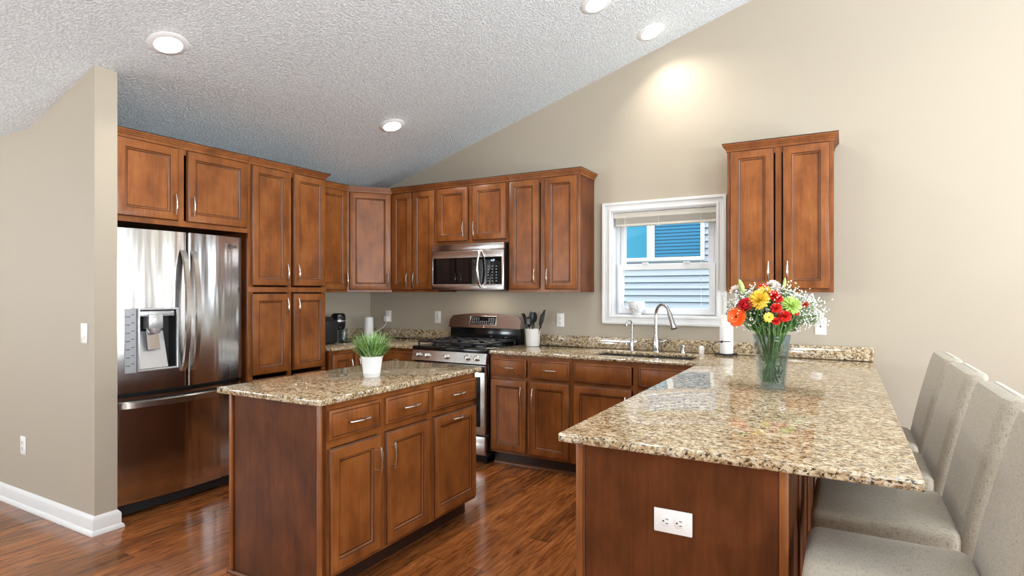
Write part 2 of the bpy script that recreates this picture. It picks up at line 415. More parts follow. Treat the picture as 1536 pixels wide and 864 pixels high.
def simple_window(name, u0, u1, z0, z1, pos, plane, n=2):
    w = MB(); t = 0.05
    us = [u0]; 
    for k in range(n):
        a = u0 + (u1-u0)*k/n; b = u0 + (u1-u0)*(k+1)/n; us += [a+t, b-t]
    us.append(u1)
    us = sorted(set(us)); zs = [z0, z0+t, z1-t, z1]
    def fill(u, z):
        if not (z0+t < z < z1-t): return True
        for k in range(n):
            a = u0 + (u1-u0)*k/n; b = u0 + (u1-u0)*(k+1)/n
            if a+t < u < b-t: return False
        return True
    w.cells(us, zs, fill, pos, pos+0.05, 0, plane); return struct(w, name, M['vinyl'])
simple_window('door_1', 1.15, 3.45, 0.04, 2.1, XT, 'yz')
simple_window('window_2', -2.6, 0.2, 0.65, 2.15, XT, 'yz')
simple_window('window_3', -6.8, -4.8, 0.65, 2.15, YR-0.05, 'xz')
simple_window('window_4', 1.0, 3.2, 0.65, 2.15, YR-0.05, 'xz')
simple_window('window_6', 1.45, 3.05, 0.4, 2.04, YB, 'xz')
simple_window('window_5', -2.55, -0.25, 0.65, 2.15, XLL-0.05, 'yz')

# baseboards of the partition wall
def baseboard_profile(d=1.0):
    return [(0,0), (0.028,0), (0.028,0.008), (0.022,0.022), (0.015,0.026), (0.015,0.082), (0.011,0.092), (0.006,0.098), (0.0,0.105)]
b = MB()
P = baseboard_profile()
path = [(XLL, SY0, 0, -1), (SX, SY0, 1, -1), (SX, SY1, 1, 1), (SX-0.06, SY1, 0, 1)]
rings = [[b.bm.verts.new((x + dx*p, y + dy*p, z)) for p, z in P] for x, y, dx, dy in path]
for r0, r1 in zip(rings, rings[1:]):
    for k in range(len(P)-1): b.bm.faces.new((r0[k], r0[k+1], r1[k+1], r1[k]))
struct(b, 'baseboard_partition', M['white'])
b = MB(); b.box(0.22, XT-0.02, YB-0.015, YB-0.001, 0.001, 0.10); struct(b, 'baseboard_back', M['white'])

# kitchen window: casing, jambs, sashes, glass
win = MB()
def ring(mb, x0, x1, z0, z1, wdt, y0, y1, bev=0.0):
    mb.cells([x0, x0+wdt, x1-wdt, x1], [z0, z0+wdt, z1-wdt, z1], lambda x, z: not (x0+wdt < x < x1-wdt and z0+wdt < z < z1-wdt), y0, y1, bev, 'xz')
ring(win, WX0-0.075, WX1+0.065, WZ0-0.065, WZ1+0.07, 0.075, YB-0.016, YB-0.001, 0.004)
ring(win, WX0-0.075, WX1+0.065, WZ0-0.065, WZ1+0.07, 0.022, YB-0.026, YB-0.014, 0.004)
ring(win, WX0-0.02, WX1+0.012, WZ0-0.012, WZ1+0.018, 0.016, YB-0.021, YB-0.014, 0.003)
struct(win, 'trim_window', M['white'])
wf = MB(); ring(wf, WX0, WX1, WZ0, WZ1, 0.012, YB, YB+0.14)
ring(wf, WX0+0.012, WX1-0.012, WZ0+0.012, WZ1-0.012, 0.03, YB+0.085, YB+0.14, 0.003)
window = struct(wf, 'window_1', M['vinyl'])
ZM = 1.585
sl = MB(); ring(sl, WX0+0.03, WX1-0.03, WZ0+0.02, ZM+0.02, 0.048, YB+0.065, YB+0.095, 0.003); sl.build('lower_sash', M['vinyl'], window)
su = MB(); ring(su, WX0+0.045, WX1-0.045, ZM-0.02, WZ1-0.03, 0.045, YB+0.098, YB+0.125, 0.003); su.build('upper_sash', M['vinyl'], window)
lk = MB(); lk.box(-1.43, -1.38, YB+0.055, YB+0.08, ZM+0.02, ZM+0.032, 0.003); lk.box(-1.1, -1.05, YB+0.055, YB+0.08, ZM+0.02, ZM+0.032, 0.003); lk.build('sash_lock', M['vinyl'], window)
g = MB(); g.box(WX0+0.07, WX1-0.07, YB+0.078, YB+0.082, WZ0+0.06, ZM-0.02); g.build('lower_pane', M['glass'], window)
g = MB(); g.box(WX0+0.085, WX1-0.085, YB+0.11, YB+0.114, ZM+0.02, WZ1-0.07); g.build('upper_pane', M['glass'], window)
# raised blind
bl = thing('window_blind', 'cream horizontal blind pulled up to the top of the window', 'blind', (0, YB, 1.93))
b = MB(); b.box(WX0+0.014, WX1-0.014, 0.012, 0.018, 0.052, 0.096, 0.003); b.box(WX0+0.016, WX1-0.016, 0.02, 0.058, 0.06, 0.094, 0.002); b.build('headrail', M['blind'], bl)
b = MB()
for k in range(9): b.box(WX0+0.03, WX1-0.016, 0.016, 0.062, 0.006+k*0.0052, 0.0085+k*0.0052)
b.build('slat_stack', M['blind'], bl)
b = MB(); b.box(WX0+0.03, WX1-0.016, 0.014, 0.064, -0.016, 0.004, 0.004); b.build('bottom_rail', M['blind'], bl)
b = MB()
for x in (-1.56, -1.28, -0.95):
    b.tube([(x, 0.013, 0.06), (x, 0.011, 0.0), (x, 0.013, -0.02)], 0.002, 6)
    b.tube([(x+0.03*math.sin(t), 0.010, -0.002+0.02*math.cos(t)) for t in [k*PI/5 for k in range(11)]], 0.0016, 6)
b.tube([(-1.565, 0.02, -0.02), (-1.565, 0.02, -0.55)], 0.0022, 6); b.tube([(-0.955, 0.022, -0.02), (-0.953, 0.024, -0.66)], 0.0018, 6)
b.build('cords', M['cord'], bl)

# ------------------------------------------------------------------ cabinets
WOOD = [M['wood'], M['glaze'], M['panel']]
DOOR = [(0, 0, 1), (0, -0.015, 0), (0.004, -0.0195, 1), (0.007, -0.021, 0), (0.052, -0.021, 0), (0.056, -0.0175, 1), (0.0585, -0.0185, 0), (0.064, -0.0125, 0), (0.0685, -0.0105, 1), (0.072, -0.0105, 0)]
SLIM = [(i if i < 0.05 else i - 0.008, y, k) for i, y, k in DOOR]
DRAWER = [(0, 0, 1), (0, -0.015, 0), (0.004, -0.019, 0), (0.012, -0.021, 0), (0.0155, -0.0192, 1), (0.019, -0.021, 0)]
_pull = {}
def pull(parent, x, z, vertical=True, ln=0.13, off=-0.021):
    key = round(ln, 3)
    if key not in _pull:
        h = MB(); n = 12
        h.tube([(-ln/2 + ln*k/n, -0.022 - 0.012*math.sin(PI*k/n), 0) for k in range(n+1)], [0.0042+0.0022*math.sin(PI*k/n) for k in range(n+1)], 8)
        for s in (-1, 1): h.tube([(s*ln*0.37, 0.0, 0), (s*ln*0.37, -0.027, 0)], 0.0042, 8)
        o = h.build('handle', M['nickel'], parent); _pull[key] = o.data
    else: o = link('handle', _pull[key], parent)
    o.location = (x, off, z); o.rotation_euler = (0, PI/2 if vertical else 0, 0)
    return o
def front(cab, kind, x0, x1, z0, z1, hd=None):
    """hd: ('v', x offset from x0, z offset from z0) or ('h', ...)"""
    mb = MB(); w, h = x1-x0, z1-z0
    if kind == 'door': mb.loops(w, h, DOOR if w > 0.2 else SLIM)
    else: mb.loops(w, h, DRAWER)
    o = mb.build(kind if kind != 'false_front' else 'false_front', WOOD, cab, (x0, -0.001, z0))
    if hd: pull(o, hd[1], hd[2], hd[0] == 'v')
    return o
def crown(cab, w, d, z, left, right, hgt=0.05):
    mb = MB()
    for k, (p, a, b_) in enumerate(((0.006, 0.0, 0.4), (0.014, 0.4, 0.62), (0.022, 0.62, 0.82), (0.03, 0.82, 1.0))):
        mb.box(-p if left else 0, w + (p if right else 0), -p, d, z+a*hgt, z+b_*hgt)
    mb.mi = 1; mb.box(-0.031 if left else 0, w + (0.031 if right else 0), -0.031, d, z+hgt, z+hgt+0.006)
    return mb.build('crown_molding', [M['wood'], M['glaze']], cab)
def carcass(cab, w, d, z0, z1, base=False, divs=(), rails=(), top=True, st=0.038):
    """hollow box with a face frame; local x along the front, y into the wall"""
    mb = MB(); t = 0.018; zk = z0
    if base: zk = z0 + 0.105
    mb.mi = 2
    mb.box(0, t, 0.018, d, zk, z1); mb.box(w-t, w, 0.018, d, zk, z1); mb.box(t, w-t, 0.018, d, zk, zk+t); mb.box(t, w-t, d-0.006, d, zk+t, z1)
    if top: mb.box(t, w-t, 0.018, d-0.006, z1-t, z1)
    mb.mi = 0
    mb.box(0, st, 0, 0.018, zk, z1); mb.box(w-st, w, 0, 0.018, zk, z1)
    mb.box(st, w-st, 0, 0.018, z1-st, z1); mb.box(st, w-st, 0, 0.018, zk, zk+st)
    for x in divs: mb.box(x-0.019, x+0.019, 0, 0.018, zk+st, z1-st)
    for z in rails: mb.box(st, w-st, 0.0005, 0.0175, z-0.019, z+0.019)
    mb.build('body', WOOD, cab)
    if base:
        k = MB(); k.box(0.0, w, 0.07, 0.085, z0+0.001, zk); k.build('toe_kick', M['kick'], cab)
        k = MB(); k.prism([(0.07, z0+0.001), (0.055, z0+0.001), (0.056, z0+0.012), (0.063, z0+0.019), (0.07, z0+0.02)], 'x', 0.0, w); k.build('shoe_molding', M['shoe'], cab)
R90 = PI/2
UP_D = 0.318
Z0, ZT = 1.376, 2.312
def upper(label, loc, rz, w, z0, z1, doors, group='wall cabinets', crn=(False, False), hgt=0.045, divs=(), d=UP_D):
    cab = thing('wall_cabinet', label, 'cabinet', loc, rz, group)
    carcass(cab, w, d, z0, z1, divs=divs)
    for dd in doors: front(cab, 'door', *dd)
    crown(cab, w, d, z1, crn[0], crn[1], hgt)
    return cab
XC = -3.76; DC = XC - XL - 0.002
# over the refrigerator
yf0, yf1 = 1.836, 2.737
upper('wide two-door stained wood cabinet above the stainless refrigerator', (XC, yf0, 0), R90, yf1-yf0, 1.805, ZT,
      [(0.008, 0.383, 1.838, ZT-0.006, ('v', 0.345, 0.10)), (0.443, 0.884, 1.838, ZT-0.006, ('v', 0.028, 0.10))], d=DC, divs=(0.41,))
# pantry
yp0, yp1 = 2.739, 3.465
pw = yp1-yp0
pan = thing('pantry_cabinet', 'tall four-door stained wood pantry standing right of the refrigerator', 'cabinet', (XC, yp0, 0), R90)
carcass(pan, pw, DC, 0.0, ZT, base=True, divs=(pw/2,), rails=(1.395,))
dl = (0.02, pw/2-0.018); dr = (pw/2+0.028, pw-0.014)
front(pan, 'door', *dl, 1.425, ZT-0.006, ('v', dl[1]-dl[0]-0.03, 0.10)); front(pan, 'door', *dr, 1.425, ZT-0.006, ('v', 0.028, 0.10))
front(pan, 'door', *dl, 0.765, 1.365, ('v', dl[1]-dl[0]-0.03, 0.50)); front(pan, 'door', *dr, 0.765, 1.365, ('v', 0.028, 0.50))
front(pan, 'door', *dl, 0.14, 0.735, ('v', dl[1]-dl[0]-0.03, 0.50)); front(pan, 'door', *dr, 0.14, 0.735, ('v', 0.028, 0.50))
crown(pan, pw, DC, ZT, False, True, 0.045)
r_ = MB(); r_.box(-0.003, pw+0.003, -0.008, 0.0, 1.375, 1.415, 0.002); r_.build('middle_rail', M['wood'], pan)
# left wall upper next to pantry
ya, yb = 3.467, 3.953
XU = XL + 0.002 + UP_D
upper('narrow one-door wall cabinet between the tall pantry and the angled corner cabinet', (XU, ya, 0), R90, yb-ya, Z0, ZT, [(0.13, yb-ya-0.012, Z0+0.022, ZT-0.006, ('v', yb-ya-0.012-0.13-0.03, 0.09))])
# angled corner cabinet
A = Vector((XU, 3.955)); B = Vector((-3.749, YB-0.002-UP_D)); ang = math.atan2(B.y-A.y, B.x-A.x); lw = (B-A).length
cc = thing('corner_wall_cabinet', 'angled one-door wall cabinet set across the room corner', 'cabinet', (A.x, A.y, 0), ang, 'wall cabinets')
def toloc(p):
    q = Vector(p) - A; return (q.x*math.cos(ang)+q.y*math.sin(ang), -q.x*math.sin(ang)+q.y*math.cos(ang))
mb = MB(); mb.prism([toloc(p) for p in ((A.x, A.y), (B.x, B.y), (B.x, YB-0.002), (XL+0.002, YB-0.002), (XL+0.002, A.y))], 'z', Z0, ZT); mb.build('body', WOOD, cc)
front(cc, 'door', 0.02, lw-0.012, Z0+0.022, ZT-0.006, ('v', lw-0.032-0.03, 0.09))
mb = MB()
for k, (p, a, b_) in enumerate(((0.006, 0.0, 0.4), (0.014, 0.4, 0.62), (0.022, 0.62, 0.82), (0.03, 0.82, 1.0), (0.031, 1.0, 1.13))):
    mb.mi = 1 if k == 4 else 0
    mb.prism([(0, -p), (lw, -p), (lw, 0.02), (0, 0.02)], 'z', ZT+a*0.045, ZT+b_*0.045)
mb.build('crown_molding', [M['wood'], M['glaze']], cc)
YU = YB - 0.002 - UP_D
def up_back(label, x0, x1, z0, doors, crn=(False, False), z1=ZT, hgt=0.045, divs=()):
    return upper(label, (x0, YU, 0), 0, x1-x0, z0, z1, [(a-x0, b-x0, c, d, e) for a, b, c, d, e in doors], crn=crn, hgt=hgt, divs=[q-x0 for q in divs])
zt = ZT-0.006
up_back('dark two-door wall cabinet left of the microwave, beside the corner', -3.747, -3.222, Z0,
        [(-3.737, -3.497, Z0+0.022, zt, ('v', 0.205, 0.09)), (-3.487, -3.236, Z0+0.022, zt, ('v', 0.035, 0.09))])
up_back('short two-door wall cabinet mounted above the microwave', -3.220, -2.466, 1.80,
        [(-3.205, -2.872, 1.828, zt, ('v', 0.302, 0.10)), (-2.822, -2.48, 1.828, zt, ('v', 0.03, 0.10))], divs=(-2.847,))
up_back('two-door wall cabinet with bare end panel, between microwave and window', -2.464, -1.819, Z0,
        [(-2.45, -2.17, Z0+0.022, zt, ('v', 0.25, 0.10)), (-2.115, -1.835, Z0+0.022, zt, ('v', 0.03, 0.10))], crn=(False, True), divs=(-2.142,))
up_back('separate two-door wall cabinet on the wall right of the window', -0.706, -0.0585, Z0,
        [(-0.685, -0.408, Z0+0.022, 2.345, ('v', 0.247, 0.12)), (-0.353, -0.078, Z0+0.022, 2.345, ('v', 0.03, 0.12))], crn=(True, True), z1=2.35, hgt=0.05, divs=(-0.38,))

ZC0, ZC1 = 0.884, 0.914     # granite slab
YF = YB - 0.612             # face of the back base cabinets
BD = 0.605
# base cabinets on the back wall
b1 = thing('base_cabinet', 'base cabinet with two drawers over two doors right of the stove', 'cabinet', (-2.464, YF, 0), 0, 'base cabinets')
carcass(b1, 0.708, BD, 0, ZC0-0.002, base=True, divs=(0.354,), rails=(0.70,), top=False)
for x0, x1, hx in ((0.012, 0.330, 0.285), (0.365, 0.695, 0.035)):
    front(b1, 'drawer', x0, x1, 0.715, 0.855, ('h', (x1-x0)/2, 0.07)); front(b1, 'door', x0, x1, 0.125, 0.69, ('v', hx, 0.45))
b2 = thing('sink_base_cabinet', 'base cabinet under the sink with two blank fronts over doors', 'cabinet', (-1.754, YF, 0), 0, 'base cabinets')
carcass(b2, 0.972, BD, 0, ZC0-0.002, base=True, divs=(0.486,), rails=(0.70,), top=False)
for x0, x1, hx in ((0.018, 0.46, 0.405), (0.512, 0.955, 0.035)):
    front(b2, 'false_front', x0, x1, 0.715, 0.855); front(b2, 'door', x0, x1, 0.125, 0.69, ('v', hx, 0.45))
# corner base to the left of the stove
b3 = thing('base_cabinet', 'base cabinet with one drawer over a door between corner and stove', 'cabinet', (-3.70, YF, 0), 0, 'base cabinets')
carcass(b3, 0.476, BD, 0, ZC0-0.002, base=True, rails=(0.70,), top=False)
front(b3, 'drawer', 0.03, 0.462, 0.715, 0.855, ('h', 0.216, 0.07)); front(b3, 'door', 0.03, 0.462, 0.125, 0.69, ('v', 0.39, 0.45))
b4 = thing('base_cabinet', 'base cabinet beside the tall pantry, below the coffee machine', 'cabinet', (XL+0.612, yp1+0.003, 0), R90, 'base cabinets')
carcass(b4, 0.516, BD, 0, ZC0-0.002, base=True, divs=(0.262,), top=False)
front(b4, 'door', 0.018, 0.245, 0.125, 0.855, ('v', 0.195, 0.61)); front(b4, 'door', 0.275, 0.50, 0.125, 0.855, ('v', 0.03, 0.61))

# granite tops
def counter(name, label, xs, ys, fill, splash):
    t = thing(name, label, 'countertop', (0, 0, 0))
    mb = MB(); mb.cells(xs, ys, fill, ZC0, ZC1, 0.007); mb.build('slab', M['granite'], t)
    for bx in splash:
        mb = MB(); mb.box(*bx, ZC1+0.0005, ZC1+0.092, 0.003); mb.build('backsplash', M['granite'], t)
    return t
XF = XL + 0.645; YCF = YB - 0.645
counter('countertop', 'short granite worktop turning the corner left of the stove', [XL+0.002, XF, -3.224], [yp1+0.003, YCF, YB-0.002],
        lambda x, y: x < XF or y > YCF, [(XL+0.003, XL+0.023, yp1+0.004, YB-0.025), (XL+0.003, -3.225, YB-0.0225, YB-0.0025)])
SKX0, SKX1, SKY0, SKY1 = -1.66, -0.905, 4.06, 4.43
PX0, PX1, PY0 = -0.822, 0.176, 1.752
counter('peninsula_countertop', 'large granite worktop running from the stove past the sink and out as a peninsula', [-2.462, SKX0, SKX1, PX0, PX1], [PY0, YCF, SKY0, SKY1, YB-0.002],
        lambda x, y: (x > PX0 or y > YCF) and not (SKX0 < x < SKX1 and SKY0 < y < SKY1), [(-2.461, PX1-0.003, YB-0.0225, YB-0.0025)])
# sink
sk = thing('sink', 'stainless double sink set into the granite below the window', 'sink', ((SKX0+SKX1)/2, (SKY0+SKY1)/2, 0.68))
def basin(x0, x1):
    mb = MB(); y0, y1 = SKY0-0.004-(SKY0+SKY1)/2, SKY1+0.004-(SKY0+SKY1)/2; t = 0.004; zt_ = ZC0-0.68-0.0015
    mb.box(x0, x1, y0, y1, 0, t); mb.box(x0, x0+t, y0, y1, t, zt_); mb.box(x1-t, x1, y0, y1, t, zt_); mb.box(x0+t, x1-t, y0, y0+t, t, zt_); mb.box(x0+t, x1-t, y1-t, y1, t, zt_)
    mb.lathe([(0.0, t+0.002), (0.042, t+0.002), (0.045, t)], ((x0+x1)/2, 0, 0), 20)
    return mb
hw = (SKX1-SKX0)/2 + 0.004
basin(-hw, -0.012).build('basin', M['steel2'], sk); basin(0.012, hw).build('basin', M['steel2'], sk)
mb = MB(); mb.box(-0.012, 0.012, SKY0-(SKY0+SKY1)/2, SKY1-(SKY0+SKY1)/2, 0.10, ZC0-0.68-0.012); mb.build('divider', M['steel2'], sk)

# island
IX0, IX1, IY0, IY1 = -2.668, -1.955, 1.768, 3.062
il = thing('kitchen_island', 'free-standing wood island with three drawers over three doors', 'island', (-1.985, 1.815, 0), R90)
iw, idp = 1.215, 0.635
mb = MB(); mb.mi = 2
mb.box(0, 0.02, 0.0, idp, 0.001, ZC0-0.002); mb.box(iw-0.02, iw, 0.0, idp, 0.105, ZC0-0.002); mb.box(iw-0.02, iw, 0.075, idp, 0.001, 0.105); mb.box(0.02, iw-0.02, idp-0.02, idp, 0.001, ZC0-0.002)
mb.box(0.02, iw-0.02, 0.02, idp-0.02, 0.105, 0.12)
mb.mi = 0
mb.box(0.02, 0.045, 0, 0.018, 0.105, ZC0-0.002); mb.box(iw-0.045, iw-0.02, 0, 0.018, 0.105, ZC0-0.002); mb.box(0.045, iw-0.045, 0, 0.018, 0.105, 0.145); mb.box(0.045, iw-0.045, 0, 0.018, ZC0-0.03, ZC0-0.002)
for x in (0.372, 0.757): mb.box(x-0.022, x+0.022, 0, 0.018, 0.145, ZC0-0.03)
mb.box(0.045, iw-0.045, 0.0005, 0.0175, 0.685, 0.72)
mb.build('body', WOOD, il)
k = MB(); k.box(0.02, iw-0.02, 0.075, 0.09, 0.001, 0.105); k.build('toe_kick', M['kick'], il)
k = MB(); k.box(-0.016, -0.001, 0.0, idp+0.015, 0.001, 0.02, 0.005); k.box(-0.016, iw, idp+0.001, idp+0.016, 0.001, 0.02, 0.005); k.build('shoe_molding', M['shoe'], il)
k = MB(); k.box(-0.012, -0.0005, idp-0.02, idp, 0.022, ZC0-0.003, 0.002); k.build('corner_strip', M['wood'], il)
k = MB(); k.box(-0.01, -0.0005, 0.0, 0.028, 0.022, ZC0-0.003, 0.002); k.build('corner_strip', M['wood'], il)
for x0, x1, kind in ((0.022, 0.352, 'r'), (0.39, 0.735, 'l'), (0.778, iw-0.014, 'top')):
    front(il, 'drawer', x0, x1, 0.722, 0.853, ('h', (x1-x0)/2, 0.066))
    w_ = x1-x0
    front(il, 'door', x0, x1, 0.125, 0.682, {'r': ('v', w_-0.03, 0.44), 'l': ('v', 0.035, 0.44), 'top': ('h', w_/2, 0.525)}[kind])
it = thing('island_countertop', 'granite slab on top of the free-standing island', 'countertop')
mb = MB(); mb.box(IX0, IX1, IY0, IY1, ZC0, ZC1, 0.007, 3); mb.build('slab', M['granite'], it)

# peninsula base: end panel towards the viewer, doors on the kitchen side
BX0, BX1, BY0 = -0.772, -0.133, 1.787
pb = thing('peninsula_cabinet', 'wood peninsula base with a plain end panel under the granite overhang', 'cabinet', (BX0, BY0, 0))
mb = MB(); mb.mi = 2
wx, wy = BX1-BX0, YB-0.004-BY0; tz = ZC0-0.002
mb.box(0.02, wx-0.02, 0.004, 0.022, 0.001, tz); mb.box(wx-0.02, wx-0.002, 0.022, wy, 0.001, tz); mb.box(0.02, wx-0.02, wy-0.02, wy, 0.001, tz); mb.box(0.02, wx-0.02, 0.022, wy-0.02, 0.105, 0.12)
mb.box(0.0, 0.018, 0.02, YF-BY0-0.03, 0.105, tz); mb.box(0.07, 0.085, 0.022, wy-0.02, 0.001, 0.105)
mb.mi = 0
mb.box(0.0, 0.024, 0.0, 0.02, 0.105, tz, 0.002); mb.box(wx-0.024, wx, 0.0, 0.02, 0.001, tz, 0.002)
mb.build('body', WOOD, pb)
mb = MB(); mb.box(0.027, 0.030, 0.0005, 0.004, 0.001, tz); mb.build('panel_bead', M['shoe'], pb)
for y in (0.42, 0.95, 1.55, 2.15): mb = MB(); mb.box(wx-0.002, wx+0.006, y, y+0.06, 0.001, tz, 0.002); mb.build('batten', M['wood'], pb)
for k in range(4):
    y0 = 0.05 + k*0.5
    mb = MB(); mb.loops(0.47, 0.557, DOOR); o = mb.build('door', WOOD, pb, (-0.001, y0+0.47, 0.125), (0, 0, -PI/2)); pull(o, 0.43 if k % 2 else 0.04, 0.44)
    mb = MB(); mb.loops(0.47, 0.135, DRAWER); o = mb.build('drawer', WOOD, pb, (-0.001, y0+0.47, 0.72), (0, 0, -PI/2)); pull(o, 0.235, 0.067, False)

# ------------------------------------------------------------------ refrigerator
fy0, fy1 = 1.848, 2.728; FX = -3.80
fr = thing('refrigerator', 'stainless french-door refrigerator with ice dispenser beside the partition wall', 'refrigerator', (FX, fy0, 0), R90)
fw = fy1-fy0
mb = MB(); mb.box(0.004, fw-0.004, 0.065, FX-XL-0.03, 0.03, 1.76); mb.box(0.02, fw-0.02, 0.03, 0.065, 0.01, 0.085); mb.build('body', M['grey_dark'], fr)
mb = MB()
for x in (0.06, fw-0.06): mb.lathe([(0, 0.001), (0.02, 0.001), (0.02, 0.03), (0, 0.03)], (x, 0.1, 0), 12)
mb.build('foot', M['black_matte'], fr)
def bow(x): return -0.045*(1-((x-fw/2)/(fw/2))**2)
def bowed(x0, x1, z0, z1, hole=None, n=26, yb=0.058):
    """door slab whose front follows the bow of the whole refrigerator"""
    mb = MB(); xs = sorted(set([x0 + (x1-x0)*k/n for k in range(n+1)] + ([hole[0], hole[1]] if hole else []))); zs = [z0, z1] if not hole else [z0, hole[2], hole[3], z1]
    bm = mb.bm; e = 0.012
    def yy(x):
        y = bow(x); d = min(x-x0, x1-x)
        if d < e: y += e*(1-math.sqrt(max(0, 1-((e-d)/e)**2)))
        return y
    xs = sorted(set(xs + [x0+e*0.1, x0+e*0.35, x0+e*0.7, x0+e, x1-e*0.1, x1-e*0.35, x1-e*0.7, x1-e]))
    vf = {(i, j): bm.verts.new((x, yy(x), z)) for i, x in enumerate(xs) for j, z in enumerate(zs)}
    for i in range(len(xs)-1):
        for j in range(len(zs)-1):
            if hole and j == 1 and hole[0]-1e-6 <= xs[i] and xs[i+1] <= hole[1]+1e-6: continue
            f = bm.faces.new((vf[i,j], vf[i+1,j], vf[i+1,j+1], vf[i,j+1])); f.smooth = True
    bk = {(i, j): bm.verts.new((x, yb, z)) for i, x in enumerate(xs) for j, z in ((0, z0), (1, z1))}
    jt = len(zs)-1
    for i in range(len(xs)-1):
        bm.faces.new((vf[i,0], vf[i+1,0], bk[i+1,0], bk[i,0])); bm.faces.new((vf[i,jt], vf[i+1,jt], bk[i+1,1], bk[i,1])); bm.faces.new((bk[i,0], bk[i+1,0], bk[i+1,1], bk[i,1]))
    for i in (0, len(xs)-1):
        col = [vf[i, j] for j in range(jt+1)]
        bm.faces.new(col + [bk[i,1], bk[i,0]])
    return mb
xm = 2.288-fy0
hx0, hx1, hz0, hz1 = 1.985-fy0, 2.222-fy0, 0.895, 1.27
dlft = bowed(0.0, xm-0.006, 0.762, 1.768, (hx0, hx1, hz0, hz1)).build('door', M['steel'], fr)
drgt = bowed(xm+0.006, fw, 0.762, 1.768).build('door', M['steel'], fr)
drw = bowed(0.0, fw, 0.088, 0.735).build('freezer_drawer', M['steel'], fr)
# dispenser
yq = bow((hx0+hx1)/2)
mb = MB(); mb.box(hx0+0.001, hx1-0.001, 0.05, 0.055, hz0+0.001, hz1-0.001); mb.box(hx0, hx0+0.004, yq+0.004, 0.055, hz0, hz1); mb.box(hx1-0.004, hx1, yq+0.002, 0.055, hz0, hz1)
mb.box(hx0, hx1, yq+0.004, 0.055, hz1-0.004, hz1); mb.box(hx0, hx1, yq+0.004, 0.055, hz0, hz0+0.004); mb.build('dispenser_recess', M['grey_dark'], dlft)
mb = MB(); ring(mb, hx0-0.008, hx1+0.006, hz0-0.008, hz1+0.008, 0.012, yq-0.012, yq+0.006, 0.003); mb.build('dispenser_frame', M['silver'], dlft)
mb = MB(); mb.prism([(yq+0.012, hz0+0.006), (0.048, hz0+0.006), (0.048, hz0+0.235), (0.036, hz0+0.235)], 'x', hx0+0.008, hx1-0.05); mb.build('dispenser_back', M['silver'], dlft)
xc = (hx0+hx1)/2 - 0.015
mb = MB(); mb.box(hx0+0.01, hx1-0.01, yq+0.01, 0.05, hz1-0.045, hz1-0.01, 0.004); mb.box(xc-0.045, xc+0.045, yq-0.004, 0.03, hz1-0.125, hz1-0.03, 0.008); mb.lathe([(0.03, 0.0), (0.038, 0.012), (0.04, 0.03)], (xc, yq+0.02, hz1-0.15), 18); mb.build('dispenser_head', M['silver'], dlft)
mb = MB(); mb.prism([(0.0, 0.0), (0.004, -0.004), (0.03, 0.13), (0.026, 0.13)], 'x', xc-0.042, xc+0.032); mb.build('dispenser_paddle', M['chrome'], dlft, (0, yq+0.008, hz0+0.125))
cx0, cx1 = hx0-0.07, hx0-0.008
mb = MB(); mb.prism([(cx0, bow(cx0)-0.004), (cx1, bow(cx1)-0.004), (cx1, bow(cx1)+0.02), (cx0, bow(cx0)+0.02)], 'z', hz0-0.012, hz1+0.008); mb.build('control_strip', M['grey'], dlft)
mb = MB()
for k in range(7):
    z = hz0+0.03+k*0.05
    for u0, u1, dz in ((0.006, 0.028, 0), (0.036, 0.05, 0.012)):
        ya_, yb_ = bow(cx0+u0), bow(cx0+u1); mb.prism([(cx0+u0, ya_-0.0052), (cx0+u1, yb_-0.0052), (cx0+u1, yb_-0.003), (cx0+u0, ya_-0.003)], 'z', z+dz, z+dz+0.004)
mb.build('control_marks', M['slot'], dlft)
def bar(p0, p1, outv, arch, wdt, thk, wide):
    """flat bowed bar from p0 to p1, standing off along outv"""
    mb = MB(); n = 20; p0, p1, o, wide = Vector(p0), Vector(p1), Vector(outv), Vector(wide); rs = []
    for k in range(n+1):
        t = k/n; p = p0.lerp(p1, t) + o*(arch*(math.sin(PI*t)**0.55)); q = o*thk
        hw_ = wide*(wdt/2)
        rs.append([mb.bm.verts.new(v) for v in (p-hw_, p-hw_*0.8+q, p+hw_*0.8+q, p+hw_)])
    for a, b in zip(rs, rs[1:]):
        for i in range(4): mb.bm.faces.new((a[i], a[(i+1)%4], b[(i+1)%4], b[i])).smooth = True
    mb.bm.faces.new(rs[0]); mb.bm.faces.new(rs[-1][::-1]); return mb
for d_, s in ((dlft, -1), (drgt, 1)):
    xh = xm + s*0.034
    bar((xh, bow(xh)-0.001, 0.865), (xh, bow(xh)-0.001, 1.65), (0,-1,0), 0.06, 0.036, 0.014, (1,0,0)).build('handle', M['steel2'], d_)
mb = MB(); n = 30; rs = []
for k in range(n+1):
    t = k/n; x = 0.03 + (fw-0.06)*t; y = bow(x)-0.002-0.045*math.sin(PI*t)**0.4
    rs.append([mb.bm.verts.new(v) for v in ((x, y, 0.668), (x, y-0.012, 0.672), (x, y-0.012, 0.705), (x, y, 0.713))])
for a, b in zip(rs, rs[1:]):
    for i in range(4): mb.bm.faces.new((a[i], a[(i+1)%4], b[(i+1)%4], b[i])).smooth = True
mb.bm.faces.new(rs[0]); mb.bm.faces.new(rs[-1]); mb.build('handle', M['steel2'], drw)
lx = 2.632-fy0; SLP = math.atan(0.16)
text('brand_letters', 'LG', 0.03, M['slot'], drgt, (lx+0.018, bow(lx+0.018)-0.002, 1.70), (R90, 0, SLP), 0.0012)
